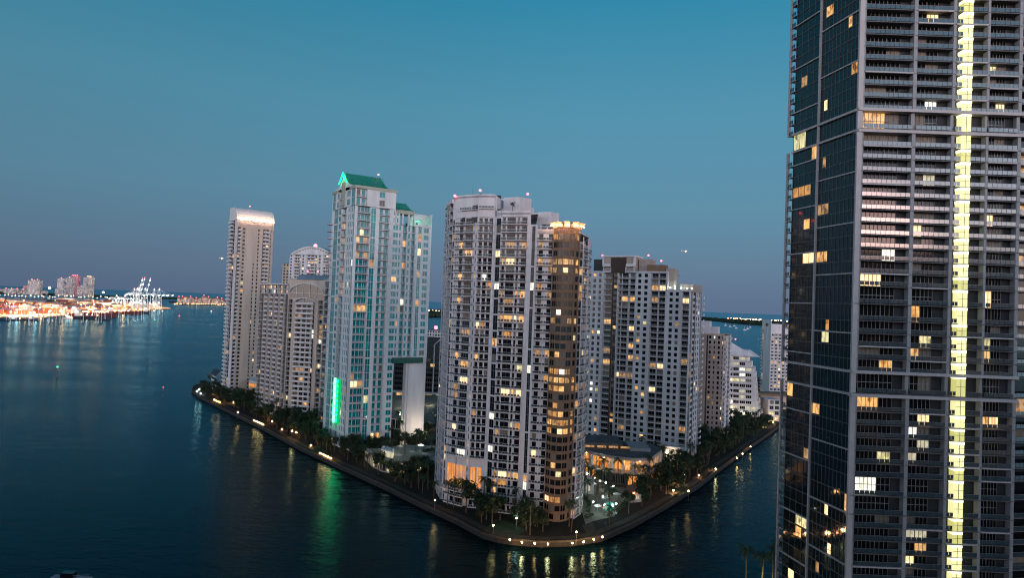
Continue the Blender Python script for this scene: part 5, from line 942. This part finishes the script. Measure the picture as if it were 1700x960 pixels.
for i, (x0, y0, w, d, h, lab) in enumerate([(28, 516, 190, 50, 16, 'long pale-roofed warehouse nearest the quay at the left of the port'), (70, 513, 200, 46, 14, 'long pale-roofed warehouse behind the freighter'), (10, 503, 240, 60, 18, 'broad shed in the middle of the port, farthest left'), (130, 507, 190, 50, 15, 'pale shed in the port yard right of the freighter'), (175, 508, 160, 50, 14, 'pale shed nearest the gantry cranes'), (90, 500, 260, 60, 16, 'long shed along the back of the port')]):
    p = gz(x0, y0, 3); B = Bld('warehouse', lab, 'warehouse', (*p, 3)); t = Vector((.85, .52)).normalized() if False else Vector((.95, -.3)).normalized(); f = Fr(p, (p[0]+t.x*w, p[1]+t.y*w)); f.box(B.m('wall'), 0, w, 3, 3+h*.7, -d, 0, 'cont_white')
    f.box(B.m('door'), w*.1, w*.9, 3, 3+h*.4, .05, .3, 'lit_dim' if i % 2 else 'lit_warm')
    nn = 6
    for k in range(nn): a, b = PI*k/nn, PI*(k+1)/nn; g1_, g2_ = [(-d/2+d*.52*math.cos(q_), 3+h*.7+h*.45*math.sin(q_)) for q_ in (a, b)]; B.m('roof').poly([f.p(-1, g1_[1], g1_[0]), f.p(w+1, g1_[1], g1_[0]), f.p(w+1, g2_[1], g2_[0]), f.p(-1, g2_[1], g2_[0])], 'shed_roof')
    B.done()
def down(loc, e, col, size=2.5):
    o = lightbox(loc, e, col, 2, 'SPOT'); o.data.spot_size = size; o.data.spot_blend = .5; return o
def mast(px, py, h, m, r, label, group, z=3.):
    p = gz(px, py, z+h); b = Bld('light_mast', label, 'light mast', (*p, z), group); b.m('pole').bar((*p, z), (*p, z+h), .6, 'crane_blue', .4); b.m('lamp').ball((*p, z+h), r, m, 6, .7); b.done()
for i in range(90):
    x = rp_.uniform(-10, 268); y = rp_.uniform(498, 520); y = min(y, 524-x*.035); mast(x, y, 26, rp_.choice(('lamp_orange', 'lamp_orange', 'lamp_sodium', 'lamp_far')), rp_.uniform(1.0, 2.2), 'orange floodlight mast in the port yard', 'orange floodlight masts of the port')
for i in range(44):
    x = i*6.2+rp_.uniform(-2, 2); mast(x, 489.5+rp_.uniform(-1, 2.2)+(x*.022), 22, 'lamp_port_white' if rp_.random() < .5 else 'lamp_far', rp_.uniform(1.6, 2.9), 'pale lamp in the long row along the back of the port', 'pale lamps along the back of the port')
for i in range(32):
    x = i*8.6+rp_.uniform(-3, 3); yy = 529-x*.052; mast(x, yy-3.0, 9, rp_.choice(('lamp_sodium', 'lamp_orange', 'lamp_sodium', 'lamp_far', 'lamp_port_white')), rp_.choice((1.1, 1.4, 2.0, 3.6)), 'lamp on the edge of the port quay', 'lamps on the port quay')
for i in range(26):
    px = i*11.2; py = 526-px*.05+ (0 if i % 2 else -9); p = gz(px, py, 3); down((p[0], p[1]+40, 48), 800000 if i < 20 else 800000, (1, .50, .26) if i % 4 else (1, .75, .55))
for x, y, e in ((228, 505, 5e5), (245, 505, 5e5), (262, 506, 5e5), (215, 500, 3e5)): p = gz(x, y, 3); down((p[0]+10, p[1]-20, 130), e*1.6, (.8, .95, 1))
for x, y, e in ((270, 508, 4e5), (280, 511, 3e5), (255, 510, 3e5)): p = gz(x, y, 3); down((p[0]-10, p[1]+20, 45), e*.8, (1, .55, .12))
k_ = 0
while k_ < 60:
    x, y = rp_.uniform(-30, 275), rp_.uniform(496, 528); p = gz(x, y, 3)
    if not inside(p[0], p[1], port) or dist(p[0], p[1], port) < 25: continue
    down((p[0], p[1], 3+38), 700000, (1, .42, .17), 2.7); k_ += 1
# gantry cranes
def crane(px, up, label, D=2900, s=1., py0=511):
    q_ = at(px, py0, D); x, y = q_.x, D; B = Bld('gantry_crane', label, 'gantry crane', (x, y, 3), 'ship-to-shore gantry cranes'); m = 'crane_blue'; hb = 62*s
    for k, (dx_, dy_) in enumerate(((-9, -10), (9, -10), (-9, 10), (9, 10))): B.m('leg#%d' % k).bar((x+dx_, y+dy_, 3), (x+dx_*.8, y+dy_, hb), 1.7, m, 1.4)
    pt = B.m('portal'); 
    for dy_ in (-10, 10): pt.bar((x-9, y+dy_, 24), (x+9, y+dy_, 24), 1.5, m); pt.bar((x-8, y+dy_, hb), (x+8, y+dy_, hb), 1.5, m)
    for dx_ in (-8, 8): pt.bar((x+dx_, y-10, hb), (x+dx_, y+10, hb), 1.5, m)
    ap = (x+2, y, hb+26*s); B.m('apex_frame').bar((x-8, y, hb), ap, 1.3, m); B.m('apex_frame').bar((x+8, y, hb), ap, 1.3, m)
    B.m('back_boom').bar((x+6, y, hb+1.), (x-42*s, y, hb+1.), 1.6, m); B.m('machine_house').box(x-26, x-12, y-4, y+4, hb+2.8, hb+9, 'white_paint')
    if up: tip = (x+22*s, y, hb+70*s)
    else: tip = (x+66*s, y, hb+1)
    B.m('boom').bar((x+7, y, hb+1), tip, 1.7, m, 1.2); B.m('stay').bar(ap, (x-40*s, y, hb+2), .5, m); B.m('stay#1').bar(ap, tuple(Vector((x+7, y, hb+1)).lerp(Vector(tip), .9)), .5, m); B.m('stay#2').bar(ap, tuple(Vector((x+7, y, hb+1)).lerp(Vector(tip), .5)), .5, m)
    ls = [ap, (x-30, y-2, hb+1), (x, y-2, hb-3), (x+8, y-12, 30), (x-8, y-12, 24)]
    for t in (.3, .62, .92): ls.append(tuple(Vector((x+7, y-2.5, hb+1)).lerp(Vector(tip), t)))
    for k, c in enumerate(ls): l = MB(); l.ball(c, 2.1 if k else 1.8, 'lamp_port_white', 6); B.item('lamp', l, c)
    l = MB(); l.ball((tip[0], tip[1], tip[2]+3), 1.7, 'lamp_red', 6); l.ball((ap[0], ap[1], ap[2]+3.5), 1.5, 'lamp_red', 6); B.item('red_lamp', l, tip)
    bl = l; B.done()
for px, up, D_, s, lab in ((226, 1, 2900, 1.0, 'white-lit gantry crane with raised boom, leftmost of the raised three'), (229.5, 1, 2960, 1.04, 'white-lit gantry crane with raised boom, middle of the raised three'), (239, 1, 2930, 1.02, 'white-lit gantry crane with raised boom, rightmost of the raised three'), (221, 0, 3000, .98, 'white-lit gantry crane with lowered boom, just left of the raised booms'), (254, 0, 2980, 1., 'white-lit gantry crane with lowered boom and stays, nearer the port tip'), (262.5, 0, 3020, 1.02, 'white-lit gantry crane with lowered boom, closest to the port tip'), (206, 0, 3100, .62, 'smaller lowered gantry crane at the left of the crane line'), (192, 0, 3100, .6, 'smaller lowered gantry crane, farthest left in the line')): crane(px, up, lab, D_, s)
# ships and tugs
def ship(px, py, Ln, w, h, m, label, ang=-.12, house=.12, cat='ship', lights=3, name='cargo_ship'):
    p = gz(px, py, 0); B = Bld(name, label, cat, (*p, 0)); t = Vector((math.cos(ang), math.sin(ang))); f = Fr(p, tuple(Vector(p)+t*Ln)); hl = B.m('hull'); n = 12
    for k in range(n):
        a, b = k/n, (k+1)/n; wf = lambda u: w/2*min(1, (1-u)*4.)**.6*min(1, .75+u*2); hf = lambda u: h*(1+.45*max(0, u-.7)/.3)
        A_ = [f.p(Ln*a, 0, -w/2-wf(a)*.7), f.p(Ln*b, 0, -w/2-wf(b)*.7), f.p(Ln*b, 0, -w/2+wf(b)*.7), f.p(Ln*a, 0, -w/2+wf(a)*.7)]; T_ = [f.p(Ln*a, hf(a), -w/2-wf(a)), f.p(Ln*b, hf(b), -w/2-wf(b)), f.p(Ln*b, hf(b), -w/2+wf(b)), f.p(Ln*a, hf(a), -w/2+wf(a))]
        hl.hexa([(q_[0], q_[1], -1) for q_ in (A_[3], A_[2], A_[1], A_[0])]+[T_[3], T_[2], T_[1], T_[0]], m)
    dh = B.m('deck_house'); f.box(dh, Ln*house, Ln*(house+.12), h, h*2.6, -w*.85, -w*.15, 'white_paint'); f.box(dh, Ln*(house+.02), Ln*(house+.09), h*2.6, h*3.1, -w*.7, -w*.3, 'white_paint')
    f.box(B.m('wheelhouse_window'), Ln*(house+.01), Ln*(house+.11), h*2.1, h*2.4, -w*.15, -w*.15+.3, 'lit_white'); B.m('mast').bar(f.p(Ln*(house+.06), h*3.1, -w/2), f.p(Ln*(house+.06), h*4.4, -w/2), .4, 'crane_blue')
    for k in range(lights): c = f.p(Ln*(house+.05+.75*k/max(1, lights)), h*(2.8 if k == 0 else 1.6), -w*.1); l = MB(); l.ball(c, 1.4, rp_.choice(('lamp_far', 'lamp_port_white', 'lamp_far')), 6); B.item('lamp', l, c)
    if Ln > 90: f.box(B.m('hatch_cover'), Ln*.3, Ln*.8, h, h*1.25, -w*.8, -w*.2, 'hull_red')
    B.done()
ship(119, 529.2, 96, 22, 7.5, 'hull_dark', 'dark-hulled freighter with a white deckhouse moored at the port quay', .0, .05, lights=5)
ship(108, 524.6, 130, 22, 9, 'hull_red', 'long red freighter moored behind the dark one', .32, .1, lights=6)
ship(-8, 532, 60, 14, 4, 'hull_dark', 'dark barge at the far left of the quay', 0, .5, 'barge', 2, 'barge'); ship(12, 531.2, 70, 14, 3.2, 'hull_dark', 'low brown barge beside the white tug', .0, .7, 'barge', 2, 'barge'); ship(44, 529.3, 20, 8, 4, 'white_paint', 'small white tugboat lit up at the quay, right of the barges', 0, .3, 'tugboat', 2, 'tugboat'); ship(104, 529.7, 24, 8, 3.6, 'white_paint', 'small white workboat behind the dark freighter stern', 0, .3, 'tugboat', 4, 'tugboat')
ship(172, 520.8, 110, 20, 7, 'hull_red', 'red cargo vessel moored in the middle of the quay', .35, .1); ship(190, 519.8, 110, 20, 7, 'hull_dark', 'blue-black cargo vessel moored left of the cranes', .4, .8)
l = MB(); p = gz(210, 518, 0); B = Bld('pilot_boat', 'small boat showing a blue light by the quay', 'boat', (*p, 0)); B.m('hull').hexa([(p[0]-6, p[1]-2, -.3), (p[0]+5, p[1]-2, -.3), (p[0]+5, p[1]+2, -.3), (p[0]-6, p[1]+2, -.3), (p[0]-6, p[1]-2.5, 2), (p[0]+8, p[1]-.5, 2.4), (p[0]+8, p[1]+.5, 2.4), (p[0]-6, p[1]+2.5, 2)], 'hull_dark'); B.m('cabin').box(p[0]-4, p[0]+1, p[1]-1.6, p[1]+1.6, 2.01, 4.5, 'lit_purple'); B.done()
# ------------------------------------------------------------------ beach towers
def far_tower(px0, px1, pyt, D, m, label, steps=(), red=1, dep=40, z0=3, roof='roof_dark'):
    a, b = at(px0, 480, D), at(px1, 480, D); zt_ = at((px0+px1)/2, pyt, D).z; B = Bld('apartment_tower', label, 'apartment tower', ((a.x+b.x)/2, D, z0)); w = b.x-a.x
    B.m('wall').box(a.x, b.x, D, D+dep, z0, zt_, m); B.m('roof').box(a.x+w*.2, b.x-w*.2, D+4, D+dep-4, zt_+.01, zt_+8, m)
    n = max(3, int(w/9))
    for k in range(n+1): B.m('rib').box(a.x+w*k/n-.9, a.x+w*k/n+.9, D-2.5, D-.02, z0, zt_+2, 'white_wall')
    for k in range(red): c = (a.x+w*(k+.5)/red, D+8, zt_+11); l = MB(); l.ball(c, 4.2, 'lamp_red', 6); l.bar((c[0], c[1], zt_), c, .8, 'pole'); B.item('red_lamp', l, c)
    B.done()
for args in ((-6, 3, 482, 6300, 'far_warm', 'low pale beach block cut by the left edge of the picture'), (5, 13, 480.5, 6250, 'far_warm', 'low beach block, second from the left edge'), (14, 22, 480.8, 6200, 'far_lilac', 'low beach block, third from the left edge'), (22.5, 32, 481.3, 6250, 'far_warm', 'low wide beach block left of the twin-topped tower'), (32.5, 42, 482.3, 6300, 'far_lilac', 'low beach block directly beside the twin-topped tower')): far_tower(*args, dep=60)
far_tower(38.5, 47, 475.5, 6400, 'far_red', 'reddish beach block half behind the twin-topped tower', red=0); far_tower(46, 65.5, 466, 6200, 'far_warm', 'broad beach tower with two red rooftop lamps', red=2)
far_tower(66, 76, 484, 6500, 'far_lilac', 'low blocks right of the broad beach tower', red=0); far_tower(95, 105, 463.5, 6400, 'far_lilac', 'slim pale beach tower with a domed top'); far_tower(91.8, 94.5, 480, 6450, 'far_lilac', 'thin low block left of the slim domed beach tower', red=0)
far_tower(108.5, 118.5, 462, 6500, 'far_lilac', 'pale beach tower at the left of the red-lit group'); far_tower(117, 128.5, 458.5, 6600, 'far_red', 'red-lit beach tower, tallest of its group', red=3)
for k, (a, b, t) in enumerate(((128.5, 133, 476), (133, 137.5, 474), (137.5, 142, 471.5))): far_tower(a, b, t, 6550, 'far_lilac', 'low stepped beach block, %s step' % ('lowest' if k == 0 else 'middle' if k == 1 else 'highest'), red=0)
far_tower(138.3, 144, 461.5, 6650, 'far_lilac', 'slim tower joined to the white-topped beach tower', red=0); far_tower(143.5, 152, 460, 6600, 'far_warm', 'rightmost beach tower with a bright white top', red=0)
q_ = at(147.7, 458.8, 6590); l = MB(); l.box(q_.x-18, q_.x+18, 6588, 6600, q_.z-4, q_.z+3, 'lit_bright'); tag(l.build('roof_light'), 'bright white lit band on top of the rightmost beach tower', 'light')
# villas of the low island
for i, (a, b, t) in enumerate(((294, 298.5, 493), (299, 305, 491), (305.5, 311, 491.5), (311.5, 319.5, 491), (322, 328, 495), (328.5, 334, 492.5), (334.5, 341, 491), (341.5, 349, 492), (350, 356, 494.5), (356.5, 364, 493), (365, 370, 496), (370.5, 379, 497))):
    D_ = 4700+rp_.uniform(-60, 60); p0, p1 = at(a, 500, D_), at(b, 500, D_); zt_ = at(a, t+(3.5 if i % 2 else 2), D_).z
    B = Bld('villa_block', 'tile-roofed waterfront villa block %s' % ('closest to the port tip', 'second from the port tip', 'third from the port tip', 'fourth from the port tip, widest roof', 'just right of the dark gap', 'second right of the dark gap', 'third right of the dark gap', 'in the middle of the right-hand group', 'low, right of the middle of the group', 'with a taller ridge, left of the slim tower', 'small, beside the slim tower', 'touching the slim tower edge')[i], 'villa', (p0.x, D_, 3))
    B.m('wall').box(p0.x, p1.x, D_, D_+22, 3, zt_, 'far_villa'); zt2 = zt_+9; c = (p0.x+p1.x)/2
    B.m('roof').hexa([(p0.x-2, D_-2, zt_+.01), (p1.x+2, D_-2, zt_+.01), (p1.x+2, D_+24, zt_+.01), (p0.x-2, D_+24, zt_+.01), (c-4, D_+9, zt2), (c+4, D_+9, zt2), (c+4, D_+13, zt2), (c-4, D_+13, zt2)], 'tile_roof')
    if i % 3 != 2: l = MB(); l.ball((c, D_+4, zt2+3), 3., 'lamp_red', 6); B.item('red_lamp', l, (c, D_, zt2))
    B.done()
for i in range(22):
    x = 290+i*4+rp_.uniform(-1, 1); mast(x, 504+rp_.uniform(-.3, .5)+(x-290)*.02, 4, rp_.choice(('lamp_far', 'lamp_far', 'lamp_sodium')), rp_.uniform(1.3, 2.4), 'small lamp on the waterline of the villa island', 'waterline lamps of the villa island')
# ------------------------------------------------------------------ lights and boats on the right
for i in range(30):
    x = 1210+i*3.6+rp_.uniform(-1.2, 1.2); y = 528.3+(x-1210)*.055+rp_.uniform(-.8, .8); mast(x, y, 14, 'lamp_sodium' if x < 1252 else 'lamp_far', rp_.uniform(3.4, 6.4) if x > 1240 else rp_.uniform(3., 4.4), 'lamp in the bright row on the far wooded key', 'lamps on the far key', z=16)
for i, x in enumerate((712, 718, 724, 729)): mast(x, 515.5+i*.4, 14, 'lamp_far', 4, 'lamp on the far key seen between the two white towers', 'key lamps between the towers', z=14)
for i, (x, y) in enumerate(((1204, 541), (1212, 543), (1219, 542), (1222, 545.5), (1236, 548.5), (1241, 546.5), (1245, 544))):
    p = gz(x, y, 0); B = Bld('sailing_boat', 'white sailing boat at anchor off the wooded key', 'sailing boat', (*p, 0), 'sailing boats at anchor'); x_, y_ = p; B.m('hull').hexa([(x_-7, y_-2, -.3), (x_+6, y_-1.6, -.3), (x_+6, y_+1.6, -.3), (x_-7, y_+2, -.3), (x_-8, y_-3, 3.), (x_+10, y_-.6, 3.6), (x_+10, y_+.6, 3.6), (x_-8, y_+3, 3.)], 'white_paint'); B.m('mast').bar((x_, y_, 3), (x_, y_, 19), .35, 'white_paint'); B.m('cabin').box(x_-4, x_+2, y_-1.6, y_+1.6, 3.1, 5, 'white_paint'); B.done()
# navigation marks
for px, py, h, m, lab in ((94.5, 627, 9, 'lamp_green', 'channel marker post with a green light, left part of the bay'), (244.5, 606, 7, None, 'thin unlit channel marker post in the middle of the bay')):
    p = gz(px, py, 0); B = Bld('channel_marker', lab, 'channel marker', (*p, 0)); B.m('post').bar((*p, -1), (*p, h), .42, 'charcoal', n=6); B.m('daymark').box(p[0]-.7, p[0]+.7, p[1]-.15, p[1]+.15, h-2.6, h-.6, 'charcoal')
    if m: B.m('lamp').ball((*p, h+.6), .62, m)
    B.done()
for px, py, r, m, lab in ((270.5, 651, .55, 'lamp_red', 'buoy with a dim pinkish light near the island tip'), (257, 534, 1.8, 'lamp_green', 'green-lit buoy off the cranes'), (297.5, 527, 2.6, 'lamp_red', 'red-lit buoy off the port tip'), (350.5, 518.5, 1.8, 'lamp_port_white', 'white-lit buoy left of the slim tower'), (159, 532.5, 1.8, 'lamp_green', 'green-lit buoy before the freighters'), (290.5, 506, 3.6, 'lamp_far', 'white-lit buoy under the port tip')):
    p = gz(px, py, 0); B = Bld('buoy', lab, 'buoy', (*p, 0)); B.m('float').bar((*p, -.5), (*p, 1.2), r*.9, 'hull_red', r*.7, 8); B.m('tower').bar((*p, 1.2), (*p, 3.4), r*.35, 'pole', r*.15); B.m('lamp').ball((*p, 3.4+r*.5), r*.55, m); B.done()
p = gz(118, 966, 0); B = Bld('motorboat', 'white motorboat cut by the lower edge of the picture', 'motorboat', (*p, 0)); B.m('hull').hexa([(p[0]-5, p[1]-1.1, -.3), (p[0]+4, p[1]-1, -.3), (p[0]+4, p[1]+1, -.3), (p[0]-5, p[1]+1.1, -.3), (p[0]-5.4, p[1]-1.6, 1.1), (p[0]+6, p[1]-.2, 1.4), (p[0]+6, p[1]+.2, 1.4), (p[0]-5.4, p[1]+1.6, 1.1)], 'frame_grey'); B.m('cabin').box(p[0]-2.5, p[0]+1, p[1]-1, p[1]+1, 1.25, 2.5, 'glass_dark'); B.m('rail').bar((p[0]+1, p[1]-1, 2), (p[0]+5, p[1]-.3, 2.1), .04, 'rail_bar'); B.done()
# aircraft with landing lights
for px, py, D_, r, lab in ((83, 478, 5600, 9., 'aircraft with a bright landing light, low between the beach towers'), (172, 485.5, 5600, 8., 'aircraft light low over the port, left of the cranes'), (368.5, 429, 3000, 2.4, 'small aircraft with a white light left of the slim tower'), (1136.5, 417, 3000, 2.6, 'small aircraft with a white light above the grey tower')):
    c = at(px, py, D_); B = Bld('aircraft', lab, 'aircraft', tuple(c)); x, y, z = c; B.m('fuselage').bar((x-14, y+6, z), (x+12, y-6, z), 1.6, 'white_paint', 1.2, 8); B.m('wing').hexa([(x-3, y-14, z-.3), (x+1, y-14, z-.3), (x+4, y+14, z-.3), (x, y+14, z-.3), (x-3, y-14, z), (x+1, y-14, z), (x+4, y+14, z), (x, y+14, z)], 'white_paint'); B.m('tail_fin').hexa([(x-14, y+5.8, z), (x-10, y+4, z), (x-10, y+4.3, z), (x-14, y+6.1, z), (x-15, y+6.2, z+5), (x-13, y+5.2, z+5), (x-13, y+5.5, z+5), (x-15, y+6.5, z+5)], 'white_paint'); B.m('landing_light').ball((x+3, y-10, z-1), r, 'lamp_far'); B.done()
